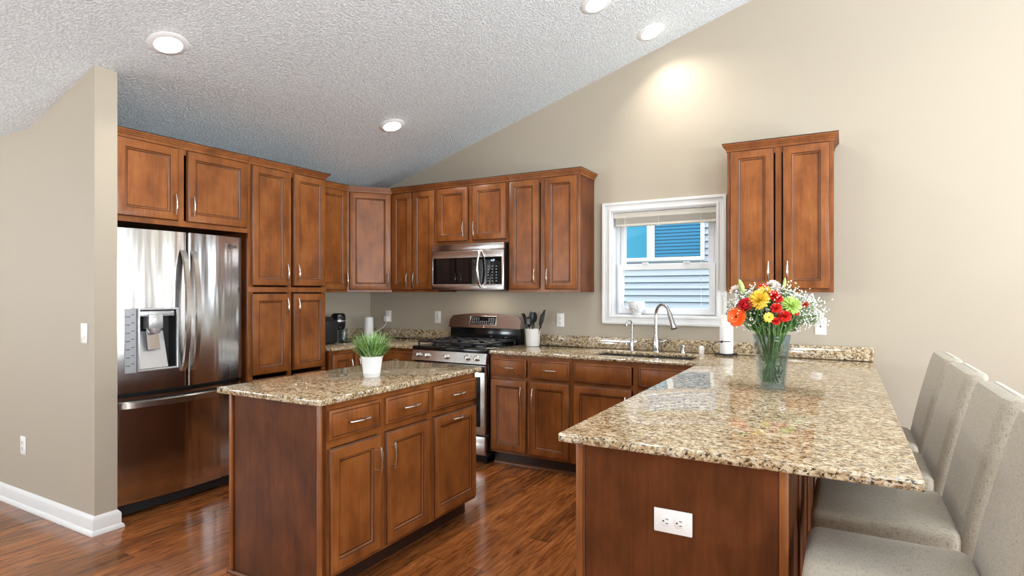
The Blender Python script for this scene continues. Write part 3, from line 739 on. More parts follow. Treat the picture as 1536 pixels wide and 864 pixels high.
mb = MB(); mb.tube([(0.014*math.cos(t), 0, 0.014*math.sin(t)) for t in [0.3+k*PI/9 for k in range(17)]], 0.0022, 6); mb.tube([(0, 0, 0.007), (0, 0, -0.005), (0.005, 0, -0.005)], 0.002, 6); mb.lathe([(0, 0), (0.003, 0), (0.003, 0.002), (0, 0.002)], (-0.005, -0.001, 0.005), 8, 'y')
mb.build('brand_emblem', M['slot'], drgt, (lx-0.022, bow(lx-0.022)-0.002, 1.70), (0, 0, SLP))

# ------------------------------------------------------------------ range
RX0, RX1, RY0 = -3.219, -2.467, 3.935
rg = thing('gas_range', 'stainless and black gas stove set between the granite worktops', 'stove', (RX0, RY0, 0))
rw, rd = RX1-RX0, YB-0.03-RY0
mb = MB(); mb.box(0, rw, 0.03, rd, 0.06, 0.885); mb.box(0.03, rw-0.03, 0.05, rd-0.05, 0.001, 0.06); mb.build('body', M['black'], rg)
mb = MB(); mb.box(0, rw, 0.0, rd, 0.886, 0.918, 0.006); mb.build('cooktop', M['black'], rg)
mb = MB(); mb.prism([(-0.012, 0.80), (0.03, 0.80), (0.03, 0.884), (0.004, 0.884)], 'x', 0.003, rw-0.003); cp = mb.build('control_panel', M['steel2'], rg)
for x in (0.075, 0.165, 0.37, 0.575, 0.665):
    mb = MB(); mb.lathe([(0.024, 0.002), (0.024, -0.006), (0.019, -0.008), (0.017, -0.03), (0.013, -0.033), (0, -0.033)], (0, 0, 0), 20, 'y'); mb.box(-0.004, 0.004, -0.038, -0.03, -0.017, 0.017, 0.001)
    mb.build('knob', M['nickel'], cp, (x, -0.004, 0.843), (-0.15, 0, 0))
mb = MB(); mb.box(0.006, rw-0.006, -0.015, 0.029, 0.235, 0.79, 0.006); od = mb.build('oven_door', M['steel2'], rg)
mb = MB(); mb.box(0.05, rw-0.05, -0.018, -0.0145, 0.30, 0.70, 0.002); mb.build('oven_window', M['glass_black'], od)
mb = MB(); mb.box(0.007, rw-0.007, -0.017, -0.0145, 0.735, 0.785, 0.001); mb.build('door_top_band', M['black'], od)
mb = MB(); mb.tube([(0.06, -0.055, 0.75), (rw-0.06, -0.055, 0.75)], 0.011, 12)
for x in (0.075, rw-0.075): mb.tube([(x, -0.015, 0.75), (x, -0.055, 0.75)], 0.008, 10)
mb.build('handle', M['nickel'], od)
mb = MB(); mb.box(0.006, rw-0.006, -0.012, 0.029, 0.075, 0.222, 0.006); mb.build('warming_drawer', M['steel2'], rg)
# burners and grates
for bx, by, br_ in ((0.16, 0.16, 0.045), (0.16, 0.42, 0.038), (0.375, 0.29, 0.05), (0.59, 0.16, 0.038), (0.59, 0.42, 0.045)):
    mb = MB(); mb.lathe([(br_*1.25, 0), (br_*1.25, 0.008), (br_, 0.012), (br_*0.95, 0.02), (0, 0.022)], (bx, by, 0.9185), 20); mb.build('burner', M['iron'], rg)
for gx0, gx1 in ((0.035, 0.268), (0.272, 0.478), (0.482, 0.717)):
    mb = MB(); y0, y1, zt_ = 0.04, 0.53, 0.955; r = 0.0075; xm_ = (gx0+gx1)/2
    for x in (gx0+r, gx1-r): mb.tube([(x, y0, zt_), (x, y1, zt_)], r, 8)
    for y in (y0, (y0+y1)/2, y1): mb.tube([(gx0+r, y, zt_), (gx1-r, y, zt_)], r, 8)
    for yc in (y0*0.75+y1*0.25, y0*0.25+y1*0.75):
        mb.tube([(gx0+r, yc, zt_), (xm_-0.028, yc, zt_+0.004)], r*0.9, 8); mb.tube([(gx1-r, yc, zt_), (xm_+0.028, yc, zt_+0.004)], r*0.9, 8)
        mb.tube([(xm_, yc-0.11, zt_), (xm_, yc-0.03, zt_+0.004)], r*0.9, 8); mb.tube([(xm_, yc+0.11, zt_), (xm_, yc+0.03, zt_+0.004)], r*0.9, 8)
    for x in (gx0+r, gx1-r):
        for y in (y0, (y0+y1)/2, y1): mb.tube([(x, y, 0.919), (x, y, zt_)], r*1.15, 8)
    mb.build('grate', M['iron'], rg)
# backguard
mb = MB(); mb.box(0.0, rw, rd-0.075, rd-0.005, 0.918, 1.06, 0.004); mb.build('backguard', M['black'], rg)
mb = MB(); pr = []
for k in range(25):
    t = k/24; x = -0.004 + (rw+0.008)*t; e = min(t, 1-t)*rw
    z = 1.155 + 0.028*math.sin(PI*t); 
    if e < 0.035: z -= 0.035 - math.sqrt(max(0, 0.035**2-(0.035-e)**2))
    pr.append((x, z))
fr_, bk_ = [], []
poly = [(-0.004, 1.052)] + pr + [(rw+0.004, 1.052)]
vf = [mb.bm.verts.new((x, rd-0.10 + 0.28*(z-1.05), z)) for x, z in poly]; vb = [mb.bm.verts.new((x, rd-0.006, z)) for x, z in poly]
mb.bm.faces.new(vf); mb.bm.faces.new(vb[::-1])
for i in range(len(poly)): mb.bm.faces.new((vf[i], vf[(i+1)%len(poly)], vb[(i+1)%len(poly)], vb[i]))
bgp = mb.build('console', M['steel2'], rg)
TILT = -math.atan(0.28)
mb = MB(); mb.box(-0.135, 0.135, -0.004, 0.0, -0.036, 0.036, 0.003); dsp = mb.build('display', M['glass_black'], bgp, (rw/2-0.01, rd-0.10+0.28*0.065, 1.117), (TILT, 0, 0))
mb = MB(); ring(mb, -0.143, 0.143, -0.043, 0.043, 0.008, -0.005, -0.001, 0.002); mb.build('display_frame', M['nickel'], dsp)
mb = MB()
for i in range(11):
    for j in range(4):
        if 3 < i < 8 and j > 1: continue
        mb.box(-0.118+i*0.0225, -0.118+i*0.0225+0.012, -0.0052, -0.0042, -0.026+j*0.015, -0.022+j*0.015)
mb.build('display_marks', M['print'], dsp)
mb = MB(); mb.lathe([(0.013, 0), (0.013, -0.003), (0.01, -0.004), (0, -0.004)], (0, 0, 0), 20, 'y'); mb.build('brand_badge', M['nickel'], bgp, (rw/2, rd-0.10+0.28*0.014, 1.064), (TILT, 0, 0))

# ------------------------------------------------------------------ microwave
MX0, MX1, MZ0, MZ1 = -3.217, -2.469, 1.39, 1.797
mw = thing('microwave', 'over-the-range stainless microwave with black glass door and keypad', 'microwave', (MX0, 4.205, MZ0))
mwW, mwH, mwD = MX1-MX0, MZ1-MZ0, YB-0.005-4.205
mb = MB(); mb.box(0, mwW, 0.035, mwD, 0.006, mwH); mb.box(0.05, mwW-0.05, 0.05, mwD-0.03, 0, 0.006); mb.build('body', M['black'], mw)
mb = MB(); mb.box(0, mwW, 0.004, 0.034, mwH-0.058, mwH, 0.003); mb.build('vent_strip', M['steel2'], mw)
xd = 0.535
mb = MB(); mb.cells([0, 0.012, xd, xd+0.012, mwW-0.02, mwW], [0.006, 0.055, 0.285, mwH-0.061], lambda x, z: not (0.055 < z < 0.285 and (0.012 < x < xd or xd+0.0 < x < mwW-0.02)), 0.0, 0.034, 0.002, 'xz'); fc = mb.build('door', M['steel2'], mw)
mb = MB(); mb.box(0.012, xd, 0.003, 0.03, 0.055, 0.285); mb.build('door_window', M['glass_black'], fc)
mb = MB(); mb.box(xd, mwW-0.02, 0.002, 0.03, 0.055, 0.285); kp = mb.build('control_panel', M['glass_black'], mw)
mb = MB()
for i in range(3):
    for j in range(6): mb.box(xd+0.055+i*0.04, xd+0.067+i*0.04, 0.0012, 0.0018, 0.078+j*0.025, 0.083+j*0.025)
mb.build('keypad_marks', M['print'], kp)
d = bpy.data.lights.new('cooktop_lamp', 'AREA'); d.shape = 'RECTANGLE'; d.size = 0.3; d.size_y = 0.06; d.energy = 1.1; d.color = (1.0, 0.92, 0.8)
link('cooktop_lamp', d, mw, (mwW/2, 0.16, -0.004))
text('clock_digits', '1:17', 0.022, M['display'], kp, (xd+0.105, 0.0012, 0.255), (R90, 0, 0), 0.0003)
mb = MB(); n = 16
mb.tube([(xd-0.015, -0.004-0.05*math.sin(PI*k/n)**0.6, 0.03+0.315*k/n) for k in range(n+1)], 0.011, 12); mb.build('handle', M['nickel'], fc)
mb = MB(); mb.box(xd+0.012, xd+0.0135, -0.001, 0.003, 0.285, mwH-0.062); mb.build('seam', M['slot'], fc)

# ------------------------------------------------------------------ faucets and sink accessories
fa = thing('faucet', 'tall gooseneck pull-down kitchen faucet behind the sink', 'faucet', (-1.27, 4.50, ZC1))
dx, dy = 0.86, -0.5
mb = MB(); mb.lathe([(0, 0.0005), (0.032, 0.0005), (0.032, 0.006), (0.026, 0.01), (0.027, 0.05), (0.022, 0.1), (0.0155, 0.13), (0.0155, 0.135)], (0,0,0), 24); mb.build('base', M['chrome'], fa)
pts = [(0, 0, 0.13), (0, 0, 0.28)] + [(dx*0.072*(1-math.cos(t)), dy*0.072*(1-math.cos(t)), 0.28+0.088*math.sin(t)) for t in [k*PI*0.88/12 for k in range(1, 13)]]
mb = MB(); mb.tube(pts, 0.0125, 14); mb.build('spout', M['chrome'], fa)
e = Vector(pts[-1]); d_ = (e-Vector(pts[-2])).normalized()
mb = MB(); mb.tube([e, e+d_*0.012, e+d_*0.014, e+d_*0.10, e+d_*0.135], [0.014, 0.015, 0.0175, 0.019, 0.026], 16); mb.build('spray_head', M['chrome'], fa)
mb = MB(); mb.tube([e+d_*0.1345, e+d_*0.1375], 0.024, 16); mb.build('spray_face', M['black_matte'], fa)
mb = MB(); mb.tube([(0.02, 0, 0.075), (0.055, -0.008, 0.078)], 0.017, 14); mb.tube([(0.055, -0.008, 0.078), (0.075, -0.014, 0.085), (0.115, -0.03, 0.098)], [0.012, 0.008, 0.006], 10); mb.build('lever', M['chrome'], fa)
ff = thing('filter_faucet', 'small slender drinking-water faucet left of the main faucet', 'faucet', (-1.462, 4.50, ZC1))
mb = MB(); mb.lathe([(0, 0.0005), (0.021, 0.0005), (0.02, 0.006), (0.015, 0.02), (0.016, 0.05), (0.011, 0.085), (0.0065, 0.1)], (0,0,0), 18); mb.build('base', M['chrome'], ff)
mb = MB(); mb.tube([(0, 0, 0.09), (0, 0, 0.205)] + [(-0.4*0.032*(1-math.cos(t)), -0.92*0.032*(1-math.cos(t)), 0.205+0.036*math.sin(t)) for t in [k*PI*1.08/12 for k in range(1, 13)]], 0.0062, 10); mb.build('spout', M['chrome'], ff)
mb = MB(); mb.tube([(-0.01, 0, 0.06), (-0.042, -0.004, 0.06)], 0.006, 10); mb.tube([(-0.042, -0.004, 0.045), (-0.044, -0.004, 0.06), (-0.05, -0.004, 0.09)], [0.006, 0.006, 0.003], 8); mb.build('lever', M['chrome'], ff)
sd = thing('soap_dispenser', 'low chrome soap dispenser on the granite right of the main faucet', 'dispenser', (-1.062, 4.50, ZC1))
mb = MB(); mb.lathe([(0, 0.0005), (0.022, 0.0005), (0.022, 0.008), (0.013, 0.022), (0.011, 0.04), (0.015, 0.045), (0.015, 0.06), (0.006, 0.066), (0, 0.067)], (0,0,0), 20); mb.build('body', M['chrome'], sd)
mb = MB(); mb.tube([(0, -0.01, 0.053), (0, -0.055, 0.05)], [0.006, 0.005], 10); mb.build('nozzle', M['chrome'], sd)
ag = MB(); ag.lathe([(0, 0.0005), (0.019, 0.0005), (0.02, 0.02), (0.02, 0.05), (0.016, 0.06), (0, 0.063)], (0,0,0), 22)
tag(ag.build('air_gap_cap', M['ceramic'], loc=(-0.925, 4.50, ZC1)), 'small white rounded cap on the granite between soap dispenser and paper towels', 'sink cap')

# paper towel roll and its holder
px, py = -0.74, 4.45
ph = thing('paper_towel_holder', 'dark wire paper towel holder on the granite behind the flowers', 'holder', (px, py, ZC1))
mb = MB()
for r, z in ((0.078, 0.014), (0.062, 0.014)): mb.tube([(r*math.cos(t), r*math.sin(t), z) for t in [k*2*PI/28 for k in range(29)]], 0.0035, 6, caps=False)
for k in range(4):
    t = k*PI/2+0.5; mb.tube([(0.0, 0.0, 0.014), (0.078*math.cos(t), 0.078*math.sin(t), 0.014)], 0.003, 6); mb.lathe([(0, 0.0005), (0.008, 0.003), (0.008, 0.01), (0, 0.014)], (0.076*math.cos(t), 0.076*math.sin(t), 0), 10)
mb.build('base', M['wire'], ph)
mb = MB(); mb.tube([(0, 0, 0.014), (0, 0, 0.335)], 0.004, 8); mb.lathe([(0, 0.332), (0.009, 0.338), (0.011, 0.348), (0.006, 0.36), (0, 0.364)], (0,0,0), 14); mb.build('post', M['wire'], ph)
mb = MB(); mb.tube([(-0.078, -0.01, 0.014), (-0.095, -0.02, 0.05), (-0.082, -0.045, 0.085), (-0.05, -0.07, 0.105), (0.0, -0.075, 0.11), (0.04, -0.072, 0.11)], 0.003, 6)
mb.lathe([(0, -0.012), (0.008, -0.006), (0.009, 0), (0.008, 0.006), (0, 0.012)], (-0.02, -0.076, 0.108), 10, 'x'); mb.build('tension_arm', M['wire'], ph)
pr_ = MB(); pr_.lathe([(0.02, 0.001), (0.045, 0.001), (0.0465, 0.004), (0.0465, 0.277), (0.045, 0.28), (0.02, 0.28), (0.02, 0.001)], (0,0,0), 36)
tag(pr_.build('paper_towel_roll', M['paper'], loc=(px, py, ZC1+0.018)), 'white roll of paper towels upright on its dark wire holder', 'paper towels')

# bowl on window sill
bo = thing('planter_cup', 'embossed white footed cup standing on the window sill', 'cup', (-1.463, YB+0.03, WZ0+0.013))
mb = MB(); mb.lathe([(0, 0.0005), (0.036, 0.0005), (0.038, 0.006), (0.034, 0.012), (0.052, 0.03), (0.064, 0.06), (0.066, 0.085), (0.062, 0.108), (0.058, 0.108), (0.061, 0.085), (0.058, 0.06), (0.045, 0.03), (0, 0.02)], (0,0,0), 30); mb.build('cup_body', M['ceramic_tex'], bo)
mb = MB()
for k in (0, 1): mb.tube([(-0.055-0.045*math.sin(t), -0.01+k*0.014, 0.075+0.03*math.cos(t)) for t in [j*PI/10 for j in range(11)]], 0.004, 8)
mb.build('handle', M['ceramic'], bo)

# utensil crock and utensils
ck = MB(); ck.lathe([(0, 0.0005), (0.056, 0.0005), (0.059, 0.006), (0.065, 0.135), (0.068, 0.14), (0.068, 0.148), (0.063, 0.148), (0.054, 0.01), (0, 0.008)], (0,0,0), 32)
CKX, CKY = -2.325, 4.455
tag(ck.build('utensil_crock', M['ceramic'], loc=(CKX, CKY, ZC1)), 'white crock of black cooking utensils on the granite beside the stove', 'crock')
def utensil(name, label, foot, tip, head):
    a, b = Vector(foot), Vector(tip); d = (b-a).normalized()
    t = thing(name, label, 'utensil', (CKX+a.x, CKY+a.y, ZC1+a.z), 0, 'utensils in the white crock')
    ln = (b-a).length
    q = d.to_track_quat('Z', 'Y'); t.rotation_mode = 'QUATERNION'; t.rotation_quaternion = q
    mb = MB(); mb.tube([(0,0,0), (0,0,ln*0.35), (0,0,ln*0.62)], [0.008, 0.007, 0.006], 10); mb.build('handle', M['handle_wood'], t)
    mb = MB(); z0 = ln*0.62; mb.tube([(0,0,z0), (0,0,z0+0.05)], [0.0065, 0.005], 8)
    z1 = z0+0.045
    if head == 'spoon' or head == 'slotted':
        n = 12
        for k in range(n):
            pass
        hs = MB()
        bb = bmesh.new(); bmesh.ops.create_uvsphere(bb, u_segments=16, v_segments=10, radius=1)
        for v in bb.verts: v.co = Vector((v.co.x*0.032, v.co.y*0.009, z1+0.045+v.co.z*0.047))
        for f in bb.faces: f.smooth = True
        mb.merge(bb)
        if head == 'slotted':
            mb.mi = 1
            for k in (-1, 0, 1): mb.box(k*0.013-0.003, k*0.013+0.003, -0.011, 0.011, z1+0.025, z1+0.07)
    elif head == 'turner':
        mb.prism([(-0.02, z1), (0.02, z1), (0.034, z1+0.045), (0.03, z1+0.115), (-0.012, z1+0.125), (-0.034, z1+0.06)], 'y', -0.004, 0.004)
        mb.mi = 1
        for k in (-1, 0, 1): mb.box(k*0.014-0.003, k*0.014+0.003, -0.006, 0.006, z1+0.045, z1+0.1)
    elif head == 'server':
        bb = bmesh.new(); bmesh.ops.create_uvsphere(bb, u_segments=14, v_segments=8, radius=1)
        for v in bb.verts: v.co = Vector((v.co.x*0.027, v.co.y*0.011, z1+0.03+v.co.z*0.035))
        mb.merge(bb)
        for k in range(5): mb.tube([(-0.024+k*0.012, 0, z1+0.045), (-0.028+k*0.014, -0.012, z1+0.095)], [0.005, 0.0035], 6)
    else:
        mb.prism([(-0.012, z1), (0.012, z1), (0.026, z1+0.03), (0.026, z1+0.1), (0.01, z1+0.12), (-0.026, z1+0.095), (-0.024, z1+0.03)], 'y', -0.005, 0.005)
    mb.build('head', [M['black_matte'], M['grey']], t)
utensil('pasta_server', 'black toothed pasta server leaning left in the crock', (-0.030, -0.004, 0.015), (-0.070, -0.006, 0.22), 'server')
utensil('slotted_spoon', 'black slotted spoon upright in the crock, lowest of the utensils', (0.0, -0.032, 0.015), (-0.008, -0.052, 0.185), 'slotted')
utensil('serving_spoon', 'black solid spoon upright near the middle of the crock', (0.004, 0.006, 0.015), (0.012, 0.002, 0.24), 'spoon')
utensil('spatula', 'black spatula leaning right over the rim of the crock', (0.034, -0.006, 0.015), (0.085, -0.012, 0.205), 'spatula')
utensil('turner', 'black slotted turner leaning right behind the spatula', (0.024, 0.030, 0.015), (0.062, 0.062, 0.225), 'turner')
utensil('spatula', 'black narrow spatula leaning left behind the pasta server', (-0.018, 0.034, 0.015), (-0.040, 0.064, 0.205), 'spatula')

# ------------------------------------------------------------------ coffee machine, router
cm_ = thing('coffee_machine', 'black pod coffee machine on the corner worktop beside the pantry', 'coffee machine', (-4.03, 3.74, ZC1), 0)
mb = MB(); mb.box(-0.075, 0.075, -0.15, 0.06, 0.001, 0.215, 0.02); mb.box(-0.07, 0.07, -0.15, 0.02, 0.2, 0.243, 0.02); mb.build('body', M['black_matte'], cm_)
mb = MB(); mb.lathe([(0, 0.118), (0.05, 0.118), (0.062, 0.135), (0.066, 0.17), (0.066, 0.235), (0.06, 0.258), (0.045, 0.268), (0, 0.27)], (0.0, 0.13, 0), 26); mb.build('brew_head', M['black'], cm_)
mb = MB(); mb.lathe([(0.05, 0.001), (0.05, 0.118)], (0.0, 0.10, 0), 22); mb.build('column', M['black_matte'], cm_)
mb = MB(); mb.box(-0.055, 0.055, 0.155, 0.25, 0.001, 0.014, 0.005); mb.build('drip_tray', M['black_matte'], cm_)
mb = MB(); mb.lathe([(0.064, 0.196), (0.0668, 0.197), (0.0668, 0.203), (0.064, 0.204)], (0, 0.13, 0), 26); mb.build('trim_ring', M['silver'], cm_)
gc = MB(); gc.lathe([(0, 0.0005), (0.026, 0.0005), (0.03, 0.06), (0.036, 0.11), (0.033, 0.11), (0.027, 0.06), (0.023, 0.006), (0, 0.006)], (0,0,0), 22)
tag(gc.build('glass_tumbler', M['vase'], loc=(-4.03, 3.944, ZC1+0.0145)), 'clear glass tumbler standing on the tray of the black coffee machine', 'glass')
ro = MB(); ro.lathe([(0, 0.0005), (0.047, 0.0005), (0.049, 0.006), (0.041, 0.2), (0.038, 0.212), (0.03, 0.216), (0, 0.216)], (0,0,0), 28)
tag(ro.build('wifi_router', M['plastic'], loc=(-4.09, 4.33, ZC1)), 'white tapered cylinder device upright in the corner behind the potted grass', 'device')

# ------------------------------------------------------------------ wall plates
_pl = {}
def plate(name, label, loc, rot, kind='duplex', flat=False, cat='outlet', group='wall outlets'):
    t = thing(name, label, cat, loc, 0, group); t.rotation_euler = rot
    mb = MB(); mb.box(-0.036, 0.036, -0.006, -0.0005, -0.058, 0.058, 0.0025); mb.build('plate', M['plastic'], t)
    if kind == 'duplex':
        for s in (-1, 1):
            mb = MB(); mb.lathe([(0.0165, -0.005), (0.0165, -0.0075), (0.0155, -0.0082), (0, -0.0082)], (0, 0, s*0.0205), 20, 'y', sq=2.6)
            mb.mi = 1
            mb.box(-0.0078, -0.0055, -0.0089, -0.0078, s*0.0205-0.001, s*0.0205+0.008); mb.box(0.0052, 0.0075, -0.0089, -0.0078, s*0.0205-0.0005, s*0.0205+0.007)
            mb.lathe([(0.0028, -0.0078), (0.0028, -0.0089), (0, -0.0089)], (0, 0, s*0.0205-0.0075), 10, 'y')
            mb.build('receptacle', [M['plastic'], M['slot']], t)
    elif kind == 'rocker':
        mb = MB(); mb.box(-0.016, 0.016, -0.009, -0.005, -0.033, 0.033, 0.002); mb.box(-0.014, 0.014, -0.012, -0.008, -0.03, 0.0, 0.001); mb.build('rocker', M['plastic'], t)
    elif kind == 'gfci':
        mb = MB(); mb.box(-0.0165, 0.0165, -0.0085, -0.005, -0.034, 0.034, 0.002); mb.mi = 1
        for s in (-1, 1):
            mb.box(-0.0078, -0.0055, -0.0092, -0.0082, s*0.02-0.002, s*0.02+0.006); mb.box(0.0052, 0.0075, -0.0092, -0.0082, s*0.02-0.002, s*0.02+0.005)
        mb.box(-0.008, 0.008, -0.0092, -0.0082, -0.004, -0.001); mb.box(-0.008, 0.008, -0.0092, -0.0082, 0.002, 0.005); mb.build('receptacle', [M['plastic'], M['slot']], t)
    else:
        mb = MB(); mb.lathe([(0.006, -0.005), (0.006, -0.009), (0, -0.009)], (0, 0, 0), 12, 'y'); mb.build('jack', M['slot'], t)
    return t
plate('wall_outlet', 'white wall outlet with a charger plugged in, near the room corner', (-4.073, YB, 1.128), (0,0,0))
plate('wall_outlet', 'white wall outlet just left of the stove backguard', (-3.444, YB, 1.132), (0,0,0), 'gfci')
plate('wall_outlet', 'white wall outlet right of the utensil crock', (-2.130, YB, 1.135), (0,0,0))
plate('cable_jack_plate', 'white wall plate with one round jack behind the flowers', (-0.140, YB, 1.137), (0,0,0), 'jack', cat='wall plate')
plate('light_switch', 'white light switch on the partition wall near its end', (-3.81, SY0, 1.14), (0,0,0), 'rocker', cat='switch')
plate('wall_outlet', 'white wall outlet low on the partition wall above the baseboard', (-4.58, SY0, 0.394), (0,0,0))
plate('wall_outlet', 'white horizontal outlet on the end panel of the peninsula', (-0.452, BY0+0.0035, 0.679), (0, R90, 0))
chg = thing('charger', 'white plug-in charger with its cord in the corner outlet', 'charger', (-4.077, YB-0.009, 1.105))
mb = MB(); mb.box(-0.022, 0.022, -0.04, 0.0, -0.03, 0.022, 0.004); mb.build('plug_body', M['plastic'], chg)
mb = MB(); mb.tube([(0, -0.02, -0.03), (-0.004, -0.024, -0.055), (-0.03, -0.035, -0.09), (-0.07, -0.06, -0.12), (-0.095, -0.1, -0.15), (-0.06, -0.17, -0.186), (-0.03, -0.19, -0.1875)], 0.003, 8); mb.build('cord', M['cord'], chg)

# ------------------------------------------------------------------ potted grass on island
pp = thing('plant_pot', 'small white metal bucket pot standing on the granite island', 'pot', (-2.25, 2.405, ZC1))
mb = MB(); mb.lathe([(0, 0.0005), (0.043, 0.0005), (0.044, 0.004), (0.046, 0.02), (0.0475, 0.022), (0.047, 0.025), (0.0585, 0.108), (0.0615, 0.11), (0.0615, 0.114), (0.0565, 0.113), (0.044, 0.012), (0, 0.01)], (0,0,0), 32); mb.build('bucket', M['pot'], pp)
mb = MB(); mb.lathe([(0, 0.1), (0.054, 0.1), (0.054, 0.09), (0, 0.09)], (0,0,0), 20); mb.build('soil', M['eye'], pp)
gr = thing('potted_grass', 'bushy green grass plant growing in the white bucket on the island', 'plant', (-2.25, 2.405, ZC1+0.101))
def blade(mb, base, az, lean, ln, wd, curl):
    n = 5; p = Vector(base); th = lean; prev = None; sd = Vector((-math.sin(az), math.cos(az), 0))
    for k in range(n+1):
        ww = wd*(1-(k/n)**1.6)*0.5 + 0.0003
        a, b = mb.bm.verts.new(p - sd*ww), mb.bm.verts.new(p + sd*ww)
        if prev:
            f = mb.bm.faces.new((prev[0], prev[1], b, a)); f.smooth = True; f.material_index = mb.mi
        prev = (a, b)
        p = p + Vector((math.cos(az)*math.sin(th), math.sin(az)*math.sin(th), math.cos(th)))*(ln/n); th += curl/n
rnd = random.Random(3)
for nm, cnt, mm, l0, l1 in (('blades', 420, 'grass_leaf', 0.09, 0.17), ('pale_blades', 190, 'pale_leaf', 0.09, 0.165)):
    mb = MB()
    for k in range(cnt):
        az = rnd.uniform(0, 2*PI); r = 0.045*math.sqrt(rnd.random()); ln = rnd.uniform(l0, l1)
        lean = (r/0.045)*0.75*rnd.uniform(0.5, 1.3); blade(mb, (r*math.cos(az), r*math.sin(az), 0), az + rnd.uniform(-0.5, 0.5), lean, ln*(0.8 if lean > 0.6 else 1.0), rnd.uniform(0.005, 0.009), rnd.uniform(0.2, 0.9))
    mb.build(nm, M[mm], gr, fix=False)

# ------------------------------------------------------------------ vase of flowers
VX, VY = -0.303, 3.055
va = thing('flower_vase', 'tall tapered clear glass vase on the granite peninsula', 'vase', (VX, VY, ZC1), 0.35)
SQ = 5.0
mb = MB(); mb.lathe([(0, 0.0008), (0.050, 0.0008), (0.054, 0.006), (0.075, 0.245), (0.078, 0.262), (0.074, 0.262), (0.071, 0.245), (0.050, 0.022), (0.046, 0.016), (0, 0.014)], (0,0,0), 40, sq=SQ); mb.build('glass_body', M['vase'], va)
mb = MB(); mb.lathe([(0, 0.0165), (0.045, 0.0185), (0.0485, 0.024), (0.0635, 0.175), (0, 0.1752)], (0,0,0), 40, sq=SQ); mb.build('water', M['water'], va)
FR = random.Random(11)
BASE_Z = ZC1
def stem_pts(hx, hy, hz):
    """from a foot in the vase, through its neck, to a flower head (offsets from the vase centre)"""
    ang_ = math.atan2(hy, hx) + PI + FR.uniform(-0.6, 0.6); r = FR.uniform(0.015, 0.040)
    foot = Vector((r*math.cos(ang_), r*math.sin(ang_), 0.03 + FR.uniform(0, 0.03)))
    hd = Vector((hx, hy, hz)); nk = Vector((hx, hy, 0)); nk = nk * min(1.0, 0.062/max(nk.length, 1e-4)) + Vector((0, 0, 0.255))
    ps = []
    for k in range(9):
        t = k/8; ps.append(foot*(1-t)**2 + nk*2*t*(1-t) + hd*t*t if False else (foot.lerp(nk, t/0.55) if t < 0.55 else nk.lerp(hd, (t-0.55)/0.45)))
    return ps
def flower(name, label, cat, h, look, maker, group=None, stem_r=0.0026):
    ps = stem_pts(*h); o = Vector(ps[0])
    t = thing(name, label, cat, (VX+o.x, VY+o.y, BASE_Z+o.z), 0, group)
    mb = MB(); mb.tube([p-o for p in ps], stem_r, 6); mb.build('stem', M['stem'], t)
    hd = Vector(h) - o; q = Vector(look).normalized().to_track_quat('Z', 'Y')
    maker(t, hd, q); return t
def petal_ring(mb, n, r0, r1, wd, z0, rise, droop, jit=0.1, ph=0.0):
    for k in range(n):
        az = 2*PI*(k+ph)/n + FR.uniform(-jit, jit); sd = Vector((-math.sin(az), math.cos(az), 0)); prev = None; m_ = 4
        for j in range(m_+1):
            t = j/m_; r = r0 + (r1-r0)*t; z = z0 + rise*t - droop*t*t; ww = wd*0.5*(0.45+0.9*math.sin(PI*(0.12+0.78*t)))*(1 if t < 0.95 else 0.45)
            c_ = Vector((math.cos(az)*r, math.sin(az)*r, z)); a, b = mb.bm.verts.new(c_-sd*ww), mb.bm.verts.new(c_+sd*ww)
            if prev: f = mb.bm.faces.new((prev[0], prev[1], b, a)); f.smooth = True; f.material_index = mb.mi
            prev = (a, b)
def head(t, hd, q, mb, name, mm):
    o = mb.build(name, mm, t, fix=False); o.rotation_mode = 'QUATERNION'; o.rotation_quaternion = q; o.location = hd; return o
def mk_daisy(mm, R, n=16, layers=3, eye='eye'):
    def f(t, hd, q):
        mb = MB()
        for l in range(layers): petal_ring(mb, n, R*0.12, R*(1-0.16*l), R*0.30, 0.002+0.004*l, R*(0.22+0.22*l), R*0.18, 0.12, l*0.5)
        head(t, hd, q, mb, 'petals', M[mm])
        mb = MB(); mb.lathe([(R*0.2, 0.002), (R*0.2, R*0.12), (R*0.12, R*0.2), (0, R*0.22)], (0,0,0), 14); head(t, hd, q, mb, 'eye', M[eye])
    return f
def mk_pom(mm, R, layers=6, n=16, w=0.24):
    def f(t, hd, q):
        mb = MB()
        for l in range(layers):
            el = l/(layers-1)*1.25 - 0.15
            rr = R*math.cos(el*1.05); zz = R*math.sin(el)*0.85
            petal_ring(mb, max(5, int(n*(1-0.12*l))), R*0.1, max(rr, R*0.22), R*w*2, 0.0, zz+R*0.12, R*0.05, 0.25, l*0.37)
        head(t, hd, q, mb, 'petals', M[mm])
        mb = MB(); mb.lathe([(0, -R*0.35), (R*0.18, -R*0.25), (R*0.3, -0.002), (0, 0.0)], (0,0,0), 12); head(t, hd, q, mb, 'calyx', M['stem'])
    return f
